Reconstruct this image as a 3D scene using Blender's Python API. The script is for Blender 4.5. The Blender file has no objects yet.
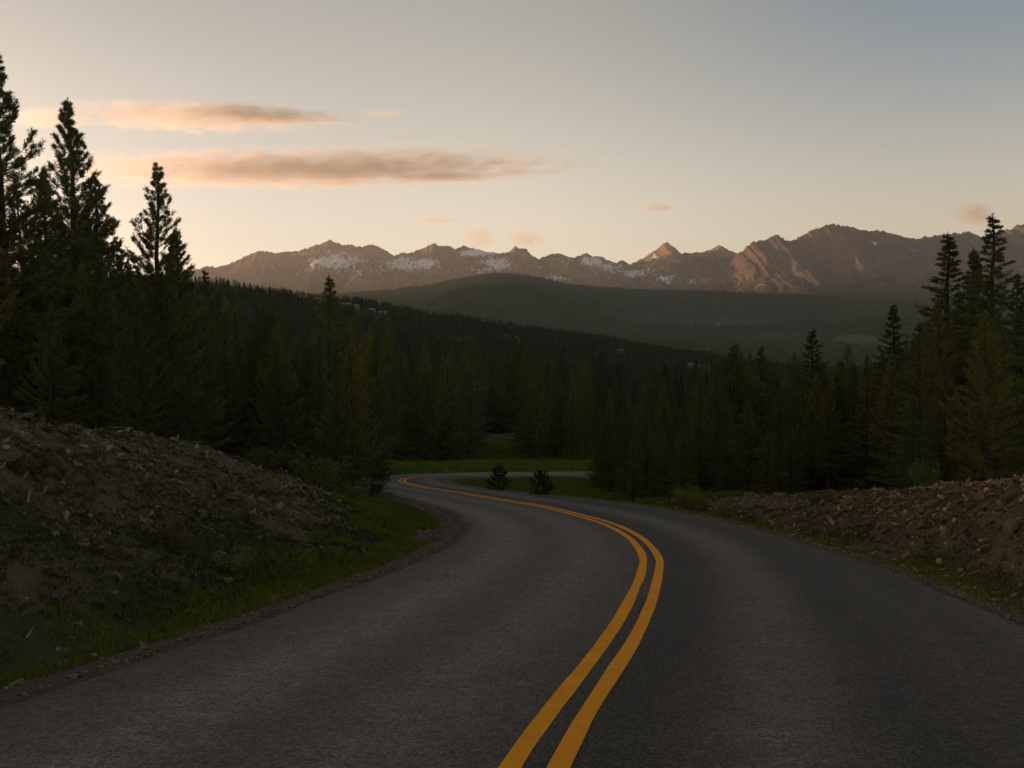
import bpy, math, random
import numpy as np
from mathutils import Vector, Matrix

SC = bpy.context.scene
COL = SC.collection
R = math.radians
F = 960.0                       # focal length in pixels of a 1024 wide frame
PITCH = math.atan(24 / 960)
CAM_H = 1.6

# ------------------------------------------------------------------ helpers
def clamp01(t): return np.clip(t, 0, 1)
def sstep(a, b, x):
    t = clamp01((np.asarray(x, float) - a) / (b - a)); return t * t * (3 - 2 * t)

def _hash(ix, iy, seed):
    h = (ix.astype(np.int64) * 374761393 + iy.astype(np.int64) * 668265263 + seed * 974634777) & 0xFFFFFFFF
    h = ((h ^ (h >> 13)) * 1274126177) & 0xFFFFFFFF
    h = ((h ^ (h >> 16)) * 2246822519) & 0xFFFFFFFF
    return ((h ^ (h >> 15)) & 0xFFFFFF) / float(0xFFFFFF)

def vnoise(x, y, seed=0):
    x = np.asarray(x, float); y = np.asarray(y, float)
    ix = np.floor(x); iy = np.floor(y); fx = x - ix; fy = y - iy
    ux = fx * fx * fx * (fx * (fx * 6 - 15) + 10); uy = fy * fy * fy * (fy * (fy * 6 - 15) + 10)
    a = _hash(ix, iy, seed); b = _hash(ix + 1, iy, seed); c = _hash(ix, iy + 1, seed); d = _hash(ix + 1, iy + 1, seed)
    return (a + (b - a) * ux) * (1 - uy) + (c + (d - c) * ux) * uy

def fbm(x, y, seed=0, oct=4):
    s = 0; a = .5; n = 0
    for o in range(oct):
        s = s + a * vnoise(x, y, seed + o * 17); n += a
        x = np.asarray(x) * 2.03 + 13.7; y = np.asarray(y) * 2.03 + 7.1; a *= .5
    return s / n

def ridged(x, y, seed=0, oct=5):
    s = 0; a = .5; n = 0
    for o in range(oct):
        v = 1 - np.abs(2 * vnoise(x, y, seed + o * 31) - 1)
        s = s + a * v * v; n += a
        x = np.asarray(x) * 2.07 + 3.3; y = np.asarray(y) * 2.07 + 9.1; a *= .5
    return s / n

def mesh_np(name, V, Fc, mat=None, smooth=False, parent=None, link=True, attrs=None):
    """V (n,3); Fc (m,k) array of faces, or a list of such arrays"""
    V = np.asarray(V, np.float32)
    lst = Fc if isinstance(Fc, list) else [Fc]
    lst = [np.asarray(f, np.int32) for f in lst if len(f)]
    me = bpy.data.meshes.new(name)
    me.vertices.add(len(V)); me.vertices.foreach_set('co', V.ravel())
    loops = np.concatenate([f.ravel() for f in lst])
    sizes = np.concatenate([np.full(len(f), f.shape[1], np.int32) for f in lst])
    starts = np.concatenate([[0], np.cumsum(sizes)[:-1]]).astype(np.int32)
    me.loops.add(len(loops)); me.loops.foreach_set('vertex_index', loops)
    me.polygons.add(len(sizes)); me.polygons.foreach_set('loop_start', starts); me.polygons.foreach_set('loop_total', sizes)
    if smooth: me.polygons.foreach_set('use_smooth', np.ones(len(sizes), bool))
    if attrs:
        for k, v in attrs.items():
            at = me.attributes.new(k, 'FLOAT', 'POINT'); at.data.foreach_set('value', np.asarray(v, np.float32))
    me.update(calc_edges=True); me.validate()
    if mat: me.materials.append(mat)
    o = bpy.data.objects.new(name, me)
    if link: COL.objects.link(o)
    if parent: o.parent = parent
    return o

def grid_faces(nr, nc):
    i = np.arange((nr - 1) * (nc - 1)); r = i // (nc - 1); c = i % (nc - 1)
    a = r * nc + c
    return np.stack([a, a + 1, a + nc + 1, a + nc], 1)

def tag(o, label=None, cat=None, group=None, kind=None):
    if label: o['label'] = label
    if cat: o['category'] = cat
    if group: o['group'] = group
    if kind: o['kind'] = kind
    return o

def empty(name, loc=(0, 0, 0)):
    o = bpy.data.objects.new(name, None); COL.objects.link(o); o.location = loc; o.empty_display_size = .2
    return o

class Mat:
    def __init__(s, name):
        s.m = bpy.data.materials.new(name); s.m.use_nodes = True; s.t = s.m.node_tree
        s.t.nodes.clear(); s.out = s.n('ShaderNodeOutputMaterial')
    def n(s, typ, ins=None, **kw):
        nd = s.t.nodes.new(typ)
        for k, v in kw.items(): setattr(nd, k, v)
        for k, v in (ins or {}).items():
            sock = nd.inputs[k]
            if isinstance(v, bpy.types.NodeSocket): s.t.links.new(v, sock)
            else: sock.default_value = v
        return nd
    def math(s, op, a, b=0.0, c=None, clamp=False):
        ins = {0: a, 1: b}
        if c is not None: ins[2] = c
        nd = s.n('ShaderNodeMath', ins, operation=op); nd.use_clamp = clamp; return nd.outputs[0]
    def mix(s, fac, a, b, blend='MIX'):
        nd = s.n('ShaderNodeMix', data_type='RGBA', blend_type=blend)
        for i, v in ((0, fac), (6, a), (7, b)):
            if isinstance(v, bpy.types.NodeSocket): s.t.links.new(v, nd.inputs[i])
            else: nd.inputs[i].default_value = (v if i == 0 else (tuple(v) + (1,))[:4])
        return nd.outputs[2]
    def noise(s, vec, scale, detail=4, rough=.55, lac=2.0, dist=0.0):
        return s.n('ShaderNodeTexNoise', {'Vector': vec, 'Scale': scale, 'Detail': detail, 'Roughness': rough, 'Lacunarity': lac, 'Distortion': dist}).outputs[0]
    def ramp(s, fac, a, b, lo=0.0, hi=1.0):
        return s.n('ShaderNodeMapRange', {0: fac, 1: a, 2: b, 3: lo, 4: hi}).outputs[0]
    def attr(s, name): return s.n('ShaderNodeAttribute', attribute_name=name).outputs['Fac']
    def pos(s): return s.n('ShaderNodeNewGeometry').outputs['Position']
    def obj(s): return s.n('ShaderNodeTexCoord').outputs['Object']
    def bump(s, h, strength=.5, dist=.02):
        return s.n('ShaderNodeBump', {'Height': h, 'Strength': strength, 'Distance': dist}).outputs[0]
    def princ(s, col, rough=.9, normal=None, spec=.3):
        nd = s.n('ShaderNodeBsdfPrincipled', {'Roughness': rough, 'Specular IOR Level': spec})
        if isinstance(col, bpy.types.NodeSocket): s.t.links.new(col, nd.inputs['Base Color'])
        else: nd.inputs['Base Color'].default_value = tuple(col) + (1,)
        if normal: s.t.links.new(normal, nd.inputs['Normal'])
        s.t.links.new(nd.outputs[0], s.out.inputs[0]); return nd

# ------------------------------------------------------------------ camera rays and the fall of the land
def ray(px, py):
    u = (px - 512) / F; w = (384 - py) / F
    return np.array([u, math.cos(PITCH) + w * math.sin(PITCH), -math.sin(PITCH) + w * math.cos(PITCH)])

_py = np.array([-60, 40, 44, 48, 62, 90, 130]); _ps = np.array([.0938, .0938, .085, .072, .066, .05, .05])
_yy = np.linspace(-60, 140, 2001); _sl = np.interp(_yy, _py, _ps)
_zz = -np.concatenate([[0], np.cumsum((_sl[1:] + _sl[:-1]) / 2 * np.diff(_yy))])
_zz = _zz - np.interp(0, _yy, _zz) - CAM_H
def P(y): return np.interp(y, _yy, _zz)

def unp(px, py):
    d = ray(px, py); lo, hi = .5, 400.
    for _ in range(60):
        t = (lo + hi) / 2; q = d * t
        if q[2] > P(q[1]): lo = t
        else: hi = t
    return d[:2] * lo

def zat(py, y): return (360 - py) / F * y          # height that shows at row py at distance y (small pitch)
def xat(px, y): return (px - 512) / F * y

# ------------------------------------------------------------------ road centre line
CPX = [(532.5, 768), (620, 640), (641, 600), (649.5, 575), (651.5, 558), (643, 545), (628, 533), (606, 523), (580, 515.5),
       (565, 511.6), (535, 505), (497, 499), (469, 494), (442, 490), (415, 485.3), (402.4, 481.5), (405, 478.6), (420, 476.6), (480, 474.6), (590, 473.9)]
WL = [3.6, 3.55, 3.48, 3.46, 3.45, 3.32, 3.15, 3.02, 2.95, 2.9, 2.85, 2.7, 2.55, 2.4, 2.2, 2.2, 2.4, 2.6, 2.8, 2.9]
WR = [3.75, 3.75, 3.52, 3.34, 3.12, 2.97, 2.85, 2.83, 2.95, 3.05, 3.2, 3.05, 2.6, 2.35, 2.3, 2.4, 2.3, 2.5, 2.6, 2.7]
cp = np.array([unp(*q) for q in CPX])
pre = np.array([(-5.2, -26), (-2.6, -11), (-1.25, -3), (-.55, 1.2)])
post = np.array([(cp[-1][0] + 10, cp[-1][1] + .6), (cp[-1][0] + 22, cp[-1][1] + 4), (cp[-1][0] + 36, cp[-1][1] + 12), (cp[-1][0] + 52, cp[-1][1] + 22)])
cp = np.concatenate([pre, cp, post])
WL = np.array([3.6] * 4 + WL + [3.0] * 4); WR = np.array([3.75] * 4 + WR + [2.8] * 4)

def catmull(p, w, n=24):
    q = np.concatenate([[2 * p[0] - p[1]], p, [2 * p[-1] - p[-2]]]); out = []; ws = []
    for i in range(1, len(q) - 2):
        p0, p1, p2, p3 = q[i - 1:i + 3]
        t0 = 0; t1 = t0 + np.linalg.norm(p1 - p0) ** .5; t2 = t1 + np.linalg.norm(p2 - p1) ** .5; t3 = t2 + np.linalg.norm(p3 - p2) ** .5
        for t in np.linspace(t1, t2, n, endpoint=False):
            A1 = (t1 - t) / (t1 - t0) * p0 + (t - t0) / (t1 - t0) * p1; A2 = (t2 - t) / (t2 - t1) * p1 + (t - t1) / (t2 - t1) * p2
            A3 = (t3 - t) / (t3 - t2) * p2 + (t - t2) / (t3 - t2) * p3
            B1 = (t2 - t) / (t2 - t0) * A1 + (t - t0) / (t2 - t0) * A2; B2 = (t3 - t) / (t3 - t1) * A2 + (t - t1) / (t3 - t1) * A3
            out.append((t2 - t) / (t2 - t1) * B1 + (t - t1) / (t2 - t1) * B2)
            ws.append(w[i - 1] + (w[i] - w[i - 1]) * (t - t1) / (t2 - t1))
    out.append(p[-1]); ws.append(w[-1])
    return np.array(out), np.array(ws)

cl, wwl = catmull(cp, WL); _, wwr = catmull(cp, WR)
sl = np.concatenate([[0], np.cumsum(np.hypot(*np.diff(cl, axis=0).T))])
S = np.arange(0, sl[-1], .3)
CL = np.stack([np.interp(S, sl, cl[:, 0]), np.interp(S, sl, cl[:, 1])], 1)
for _ in range(6): CL[1:-1] = (CL[:-2] + 2 * CL[1:-1] + CL[2:]) / 4
LW = np.interp(S, sl, wwl); RW = np.interp(S, sl, wwr)
for A in (LW, RW):
    for _ in range(60): A[1:-1] = (A[:-2] + 2 * A[1:-1] + A[2:]) / 4
TAN = np.gradient(CL, axis=0); TAN /= np.linalg.norm(TAN, axis=1)[:, None]
NRM = np.stack([TAN[:, 1], -TAN[:, 0]], 1)         # to the right of travel

def road_dist(x, y):
    """distance outside the left edge, outside the right edge (negative = on the road side), station index"""
    x = np.atleast_1d(np.asarray(x, float)); y = np.atleast_1d(np.asarray(y, float))
    k = np.zeros(len(x), int)
    for a in range(0, len(x), 20000):
        d = (x[a:a + 20000, None] - CL[None, :, 0]) ** 2 + (y[a:a + 20000, None] - CL[None, :, 1]) ** 2
        k[a:a + 20000] = np.argmin(d, 1)
    rel = np.stack([x, y], 1) - CL[k]
    lat = (rel * NRM[k]).sum(1); r = np.hypot(rel[:, 0], rel[:, 1])
    lat = np.where(lat >= 0, 1, -1) * np.maximum(np.abs(lat), r * .999)
    return -lat - LW[k], lat - RW[k], k

def bank_parts(x, y):
    dl, dr, k = road_dist(x, y)
    AL = np.interp(y, [-25, 6, 9, 15, 22, 28, 33, 38], [2.6, 2.55, 2.42, 2.1, 1.62, .80, .30, .0])
    AR = np.interp(y, [-25, 10, 16, 20, 24, 28, 33], [1.3, 1.25, 1.07, .80, .48, .24, .0])
    left = AL * sstep(.7, 6.6, dl) * 1.0
    left = left + AL * .12 * sstep(6, 14, dl)
    right = AR * sstep(.55, 3.7, dr) - .55 * AR * sstep(4.6, 9, dr)
    left = np.where(dl > 0, left, 0); right = np.where((dr > 0) & (x > 0), right, 0)
    return left, right, dl, dr, k

def near_height(x, y, parts=None, detail=True):
    x = np.atleast_1d(np.asarray(x, float)); y = np.atleast_1d(np.asarray(y, float))
    left, right, dl, dr, k = parts or bank_parts(x, y)
    out = np.maximum(dl, dr)                        # metres outside the asphalt
    z = P(y) + left + right
    z = z - .14 * np.exp(-((out - .9) / .5) ** 2) * (out > 0)          # shallow ditch
    z = z - .06 * sstep(.12, -.05, out) - .035 * sstep(-.3, .3, out)
    if detail:
        w = sstep(.3, 1.8, out)
        z = z + w * ((fbm(x * .9, y * .9, 3, 4) - .5) * .34 + (fbm(x * 3.1, y * 3.1, 5, 3) - .5) * .11)
        bw = sstep(.25, .9, left + right) * sstep(16, 8, np.maximum(dl, dr))
        z = z + bw * ((ridged(x * .55 + y * .25, y * .5 - x * .2, 8, 4) - .5) * .34 + (vnoise(x * 7, y * 7, 4) - .5) * .05)
        # small scraped gullies and the broad hollow of the field
        z = z + (1 - sstep(0, 12, 12 - np.minimum(out, 12))) * (fbm(x * .06, y * .06, 12, 3) - .5) * 1.6 * sstep(40, 80, y)
    return z

# ------------------------------------------------------------------ far land: skyline of the forested spur, valley, foothill, ranges
SPUR = np.array([(-250, 262), (0, 268), (120, 268), (205, 276), (230, 279), (300, 286), (330, 290), (355, 293), (400, 302), (430, 307), (480, 315), (520, 320),
                 (560, 326), (600, 332), (640, 339), (680, 345), (715, 351), (760, 359), (800, 363), (900, 366), (1050, 360), (1300, 330)], float)
def far_height(x, y):
    px = 512 + F * x / y
    yE = np.interp(px, [0, 200, 500, 800, 1100], [1050, 1150, 1300, 1550, 1700])
    zc = zat(np.interp(px, SPUR[:, 0], SPUR[:, 1]), yE) - 12
    zv = np.interp(px, [0, 180, 420, 620, 1024], [-8, -16, -38, -48, -34])
    zn = P(np.minimum(y, 130))
    z = zn + (zv - zn) * sstep(120, 420, y)
    t = clamp01((y - 380) / (yE - 380))
    z = z + (zc - zv) * (t ** 1.25)
    z = z + sstep(yE - 60, yE + 900, y) * (-55 - zc)
    z = z + (fbm(x / 140, y / 140, 21, 4) - .5) * 26 * sstep(150, 500, y) * sstep(yE + 40, yE - 250, y)
    return z
def ground(x, y):
    x = np.atleast_1d(np.asarray(x, float)); y = np.atleast_1d(np.asarray(y, float))
    z = np.empty(len(x)); m = y < 128
    if m.any(): z[m] = near_height(x[m], y[m])
    if (~m).any(): z[~m] = far_height(x[~m], y[~m])
    return z

HILL = np.array([(-200, 300), (250, 297), (330, 294.5), (355, 292), (395, 289.5), (430, 285), (460, 278.5), (480, 275), (495, 273.5), (515, 274), (540, 277.5), (565, 284),
                 (600, 287.5), (650, 289.5), (700, 291), (740, 293), (800, 294), (850, 297), (900, 300), (960, 302), (1024, 302), (1200, 298)], float)
Y_HILL = 7000.
def hill_height(x, y):
    px = 512 + F * x / y
    zc = zat(np.interp(px, HILL[:, 0], HILL[:, 1]), Y_HILL)
    t = clamp01((y - 1900) / (Y_HILL - 1900))
    z = -30 + (zc + 30) * (t ** 1.35)
    env = np.sin(np.pi * clamp01(t)) ** .8
    z = z + env * ((fbm(x / 900, y / 1300, 41, 4) - .5) * 170 + (ridged(x / 420, y / 800, 44, 4) - .45) * 60)
    z = z - sstep(Y_HILL, Y_HILL + 1800, y) * 260
    return z

# ------------------------------------------------------------------ materials
def M_ground():
    m = Mat('ground_earth'); p = m.pos()
    g = m.attr('grass'); gv = m.attr('gravel')
    n1 = m.noise(p, 1.4, 6, .65); n2 = m.noise(p, 9, 5, .7); n3 = m.noise(p, 40, 3, .6)
    dirt = m.mix(m.ramp(n1, .3, .7), (.056, .040, .021), (.128, .092, .051))
    dirt = m.mix(m.ramp(n2, .45, .72), dirt, (.14, .112, .074))
    dirt = m.mix(m.ramp(n3, .58, .75), dirt, (.045, .034, .024))
    gr = m.mix(m.ramp(n2, .3, .7), (.026, .032, .008), (.058, .066, .016))
    gr = m.mix(m.ramp(n1, .5, .8), gr, (.07, .065, .024))
    gra = m.mix(m.ramp(n3, .3, .75), (.05, .042, .034), (.125, .105, .085))
    f = m.math('ADD', g, m.math('MULTIPLY', m.math('SUBTRACT', n2, .5), .9))
    col = m.mix(m.ramp(f, .38, .62), dirt, gr)
    f2 = m.math('ADD', gv, m.math('MULTIPLY', m.math('SUBTRACT', n2, .5), .7))
    col = m.mix(m.ramp(f2, .4, .6), col, gra)
    h = m.math('ADD', m.math('MULTIPLY', n2, .6), m.math('MULTIPLY', n3, .4))
    m.princ(col, .95, m.bump(h, .9, .08), .1); return m.m

def M_asphalt():
    m = Mat('asphalt'); p = m.pos()
    lat = m.attr('lat'); 
    n1 = m.noise(p, .35, 4, .6); n2 = m.noise(p, 55, 3, .7); n3 = m.noise(p, 160, 2, .6); n4 = m.noise(p, 3.0, 5, .65)
    base = m.mix(m.ramp(n1, .3, .7), (.033, .029, .026), (.049, .044, .038))
    base = m.mix(m.ramp(n4, .35, .75), base, (.042, .037, .032))
    # worn, paler lanes where the wheels run, with some sheen painted into their colour
    wp = m.attr('wear_sheen')
    base = m.mix(m.math('MULTIPLY', wp, m.ramp(n4, .2, .8, .45, 1.15), clamp=True), base, (.165, .142, .120))
    vo = m.n('ShaderNodeTexVoronoi', {'Vector': p, 'Scale': 70.0}); vc = m.n('ShaderNodeSeparateColor', {0: vo.outputs['Color']}).outputs[0]
    base = m.mix(1.0, base, m.mix(vc, (.45, .45, .45), (1.6, 1.58, 1.55)), 'MULTIPLY')
    base = m.mix(m.ramp(n2, .55, .68, 0, .8), base, (.155, .142, .125))
    base = m.mix(m.ramp(n3, .60, .72, 0, .7), base, (.02, .019, .017))
    n5 = m.noise(p, 14, 4, .7)
    base = m.mix(1.0, base, m.mix(m.ramp(n5, .3, .7), (.78, .78, .78), (1.22, 1.22, 1.22)), 'MULTIPLY')
    # fine wandering cracks
    vor = m.n('ShaderNodeTexVoronoi', {'Vector': m.n('ShaderNodeVectorMath', {0: p, 1: m.n('ShaderNodeTexNoise', {'Vector': p, 'Scale': 1.3, 'Detail': 4}).outputs[1]}, operation='ADD').outputs[0], 'Scale': .33}, feature='DISTANCE_TO_EDGE')
    cr = m.math('MULTIPLY', m.ramp(vor.outputs[0], .0, .009, 1, 0), m.ramp(n1, .42, .52))
    base = m.mix(m.math('MULTIPLY', cr, .4), base, (.024, .022, .02))
    h = m.math('ADD', n2, m.math('MULTIPLY', n3, .6))
    m.princ(base, .88, m.bump(h, .55, .012), .22); return m.m

def M_yellow():
    m = Mat('yellow_road_paint'); p = m.pos()
    n = m.noise(p, 60, 4, .7); n1 = m.noise(p, 2.2, 5, .6); n3 = m.noise(p, 150, 2)
    col = m.mix(m.ramp(n1, .3, .7), (.72, .27, .005), (.82, .33, .007))
    col = m.mix(m.ramp(n, .60, .76, 0, .75), col, (.13, .075, .02))
    n4 = m.noise(p, 7, 6, .7); col = m.mix(m.ramp(n4, .58, .70, 0, .5), col, (.17, .095, .025))
    vor = m.n('ShaderNodeTexVoronoi', {'Vector': m.n('ShaderNodeVectorMath', {0: p, 1: m.n('ShaderNodeTexNoise', {'Vector': p, 'Scale': 3.0, 'Detail': 4}).outputs[1]}, operation='ADD').outputs[0], 'Scale': 1.6}, feature='DISTANCE_TO_EDGE')
    col = m.mix(m.ramp(vor.outputs[0], .0, .012, .35, 0), col, (.06, .045, .03))
    m.princ(col, .75, m.bump(m.math('ADD', n, n3), .4, .008), .08); return m.m

def M_needles(name, a, b, c):
    m = Mat(name); oi = m.n('ShaderNodeObjectInfo').outputs['Random']; o = m.obj()
    n = m.noise(o, 1.1, 4, .6); n2 = m.noise(o, 14, 2)
    col = m.mix(m.ramp(n, .32, .68), a, b)
    col = m.mix(m.ramp(n2, .4, .75, 0, .5), col, c)
    tint = m.n('ShaderNodeValToRGB', {0: oi}); cr = tint.color_ramp
    cr.elements[0].color = (.58, .70, .64, 1); cr.elements[1].color = (1.42, 1.24, .84, 1)
    e = cr.elements.new(.55); e.color = (1, 1, 1, 1)
    col = m.mix(1.0, col, tint.outputs[0], 'MULTIPLY')
    d = m.n('ShaderNodeBsdfDiffuse', {'Color': col}); t = m.n('ShaderNodeBsdfTranslucent', {'Color': col})
    s = m.n('ShaderNodeMixShader', {0: .16, 1: d.outputs[0], 2: t.outputs[0]})
    m.t.links.new(s.outputs[0], m.out.inputs[0]); return m.m

def M_bark():
    m = Mat('conifer_bark'); o = m.obj()
    n = m.noise(m.n('ShaderNodeMapping', {'Vector': o, 'Scale': (9, 9, 1.6)}).outputs[0], 2.2, 5, .7)
    m.princ(m.mix(m.ramp(n, .3, .7), (.028, .021, .016), (.075, .056, .042)), .95, m.bump(n, .8, .03), .1); return m.m

def M_rock(name, a, b, c):
    m = Mat(name); o = m.obj(); oi = m.n('ShaderNodeObjectInfo').outputs['Random']
    n = m.noise(o, 5, 5, .65); n2 = m.noise(o, 22, 3)
    col = m.mix(m.ramp(n, .3, .7), a, b); col = m.mix(m.ramp(n2, .55, .75, 0, .7), col, c)
    col = m.mix(1.0, col, m.mix(oi, (.75, .7, .65), (1.2, 1.17, 1.1)), 'MULTIPLY')
    ri = m.n('ShaderNodeNewGeometry').outputs['Random Per Island']
    col = m.mix(1.0, col, m.mix(m.math('POWER', ri, 1.8), (.45, .42, .38), (1.55, 1.5, 1.42)), 'MULTIPLY')
    m.princ(col, .92, m.bump(n2, .6, .03), .15); return m.m

def M_simple(name, a, b, scale=8, rough=.85, spec=.3):
    m = Mat(name); n = m.noise(m.obj(), scale, 4, .6)
    m.princ(m.mix(m.ramp(n, .3, .7), a, b), rough, m.bump(n, .3, .02), spec); return m.m

def M_forest_floor(name, meadow=True, cool=False):
    m = Mat(name); p = m.pos()
    n1 = m.noise(p, .0011, 5, .6); n2 = m.noise(p, .012, 5, .65); n3 = m.noise(p, .07, 3, .7)
    col = m.mix(m.ramp(n2, .35, .68), (.018, .034, .014), (.044, .064, .022))
    if cool: col = m.mix(m.ramp(n2, .35, .68), (.014, .034, .024), (.036, .062, .034))
    col = m.mix(m.ramp(n3, .4, .7, 0, .7), col, (.012, .02, .01))
    if meadow:
        md = m.attr('meadow')
        f = m.math('ADD', md, m.math('MULTIPLY', m.math('SUBTRACT', n2, .5), .5))
        col = m.mix(m.ramp(f, .4, .6, 0, .9), col, (.085, .10, .035))
        col = m.mix(m.ramp(n1, .55, .7, 0, .55), col, (.075, .075, .03))
    m.princ(col, .95, None, .05); return m.m

def M_mountain(name, rock_a, rock_b, snowy):
    m = Mat(name); p = m.pos()
    geo = m.n('ShaderNodeNewGeometry'); nz = m.n('ShaderNodeSeparateXYZ', {0: geo.outputs['Normal']}).outputs[2]
    pz = m.n('ShaderNodeSeparateXYZ', {0: p}).outputs[2]
    st = m.n('ShaderNodeMapping', {'Vector': p, 'Scale': (1, 1, .35)}).outputs[0]
    n1 = m.noise(p, .0012, 6, .65); n2 = m.noise(st, .006, 6, .7); n3 = m.noise(st, .02, 4, .7)
    col = m.mix(m.ramp(n2, .3, .7), rock_a, rock_b)
    col = m.mix(m.ramp(n3, .5, .72, 0, .6), col, tuple(v * .45 for v in rock_a))
    col = m.mix(m.ramp(n1, .56, .68, 0, .5), col, tuple(v * 1.35 for v in rock_b))
    # trees and turf on the lower slopes
    tl = m.math('ADD', pz, m.math('MULTIPLY', m.math('SUBTRACT', n2, .5), 700))
    col = m.mix(m.ramp(tl, 620, 900, 1, 0), col, m.mix(m.ramp(n3, .35, .7), (.018, .026, .014), (.05, .055, .03)))
    if snowy:
        sn = m.attr('snow')
        sv = m.n('ShaderNodeMapping', {'Vector': p, 'Rotation': (0, .5, 0), 'Scale': (1, .6, .55)}).outputs[0]
        f = m.math('ADD', sn, m.math('MULTIPLY', m.math('SUBTRACT', m.noise(sv, .012, 8, .78, dist=1.2), .5), 3.6))
        f = m.math('ADD', f, m.math('MULTIPLY', m.math('SUBTRACT', nz, .6), .3))
        col = m.mix(m.ramp(f, .56, .64), col, (.80, .78, .78))
    m.princ(col, .95, m.bump(n3, 1.0, 25.), .05); return m.m

MG = M_ground(); MA = M_asphalt(); MY = M_yellow(); MB = M_bark()
MN_PINE = M_needles('pine_needles', (.078, .094, .034), (.155, .165, .062), (.21, .19, .085))
MN_FIR = M_needles('fir_needles', (.066, .090, .040), (.125, .146, .062), (.17, .165, .075))
MN_FAR = M_needles('forest_needles', (.038, .064, .040), (.076, .100, .056), (.10, .11, .055))
ML_BUSH = M_needles('bush_leaves', (.10, .125, .032), (.17, .19, .055), (.2, .19, .07))
ML_GRASS = M_needles('grass_blades', (.078, .112, .014), (.135, .16, .022), (.17, .16, .038))
ML_MEAD = M_needles('meadow_blades', (.12, .17, .022), (.19, .23, .032), (.22, .22, .05))
ML_WEED = M_needles('weed_leaves', (.050, .052, .018), (.09, .085, .032), (.14, .11, .055))
MR_L = M_rock('grey_stone', (.12, .095, .062), (.30, .25, .18), (.46, .41, .32))
MR_R = M_rock('tan_stone', (.19, .122, .064), (.40, .285, .17), (.54, .44, .31))

# ------------------------------------------------------------------ near ground, road, markings
def axis(segs):
    out = []
    for a, b, st in segs: out.append(np.arange(a, b, st))
    return np.unique(np.concatenate(out + [[segs[-1][1]]]))
gx = axis([(-90, -40, 2.0), (-40, -16, .6), (-16, 14, .16), (14, 34, .6), (34, 90, 2.0)])
gy = axis([(-30, 3, .5), (3, 34, .16), (34, 70, .3), (70, 140, 1.0)])
X, Y = np.meshgrid(gx, gy); X = X.ravel(); Y = Y.ravel()
parts = bank_parts(X, Y); Z = near_height(X, Y, parts)
left, right, dl, dr, kk = parts; out = np.maximum(dl, dr)
nb = fbm(X * .5, Y * .5, 77, 4)
gl = sstep(.5, 1.0, dl) * (1 - sstep(1.0, 2.2, dl + (nb - .5) * 2.0 - np.interp(Y, [8, 15, 22, 30], [0, .1, 1.2, 4])))
gl = np.maximum(gl, .55 * sstep(.42, .6, nb) * (dl > 0) * sstep(.5, 1.5, dl))
gr_ = sstep(.25, .7, dr) * (1 - sstep(.8, 1.6, dr + (nb - .5) * 1.6 - np.interp(Y, [8, 18, 28, 33], [0, 0, .3, 6])))
grass = np.where(dl > 0, gl, gr_)
grass = np.where((Y > 34) | ((dr > 0) & (X < 3)), np.where(out > .35, 1.0, 0), grass)
grass = np.maximum(grass, np.where(dl > 0, (.30 + .32 * sstep(4.0, .8, dl)) * sstep(.40, .66, fbm(X * .8, Y * .8, 79, 4)) * 1.1, 0))
grass = np.maximum(grass, sstep(8, 13, dl) * .75)
grass = np.maximum(grass, sstep(6.0, 9, dr) * .8 * (X > 3))
corner = np.exp(-((X + 1.8) ** 2 + (Y - 19.5) ** 2) / 4.5) * (dl > 0)
grass = grass * (1 - sstep(.25, .6, corner * sstep(1.6, .7, dl)))
gravel = sstep(.75, .35, out + (nb - .5) * .5) * (out > -.6) + corner * sstep(1.8, .6, dl)
nr, nc = len(gy), len(gx)
go = mesh_np('ground', np.stack([X, Y, Z], 1), grid_faces(nr, nc), MG, True, attrs={'grass': grass, 'gravel': np.clip(gravel, 0, 1)})
tag(go, kind='structure')

def strip(offs_l, offs_r, n, dz, wob=0.0, seed=0, s0=0, s1=None):
    """strip along the road between lateral offsets (arrays or scalars, right positive)"""
    t = np.linspace(0, 1, n)[None, :]
    lat = np.asarray(offs_l)[:, None] * (1 - t) + np.asarray(offs_r)[:, None] * t
    if wob:
        lat[:, 0] += (fbm(S * .8, S * 0, seed, 5) - .5) * wob; lat[:, -1] += (fbm(S * .8, S * 0 + 5, seed + 3, 5) - .5) * wob
    x = CL[:, None, 0] + NRM[:, None, 0] * lat; y = CL[:, None, 1] + NRM[:, None, 1] * lat
    z = P(y) + dz
    return np.stack([x, y, z], 2).reshape(-1, 3), lat
V, lat = strip(-LW, RW, 33, 0.0, .22, 9)
def wear_sheen_of(lat):
    return .55 * np.exp(-((lat + .95) / .45) ** 2) + .75 * np.exp(-((lat + 2.3) / .5) ** 2) + .75 * np.exp(-((lat - 1.25) / .42) ** 2) + .22 * np.exp(-((lat - 2.6) / .4) ** 2) + .7 * np.exp(-((lat - 3.55) / .4) ** 2) + .34 * (lat < 0)
# drop the two asphalt edges so that the slab has thickness
Vr = V.reshape(len(S), 33, 3).copy(); Vr[:, 0, 2] -= .05; Vr[:, -1, 2] -= .05
road = mesh_np('road', Vr.reshape(-1, 3), grid_faces(len(S), 33)[:, ::-1], MA, True, attrs={'lat': lat.ravel(), 'wear_sheen': wear_sheen_of(lat).ravel()})
tag(road, kind='structure')
for c in (-.115, .115):
    V, _ = strip(np.full(len(S), c - .058), np.full(len(S), c + .058), 3, .004, .03, 31 + int(c * 100))
    o = mesh_np('centre_line', V, grid_faces(len(S), 3)[:, ::-1], MY, True, parent=road)

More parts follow.
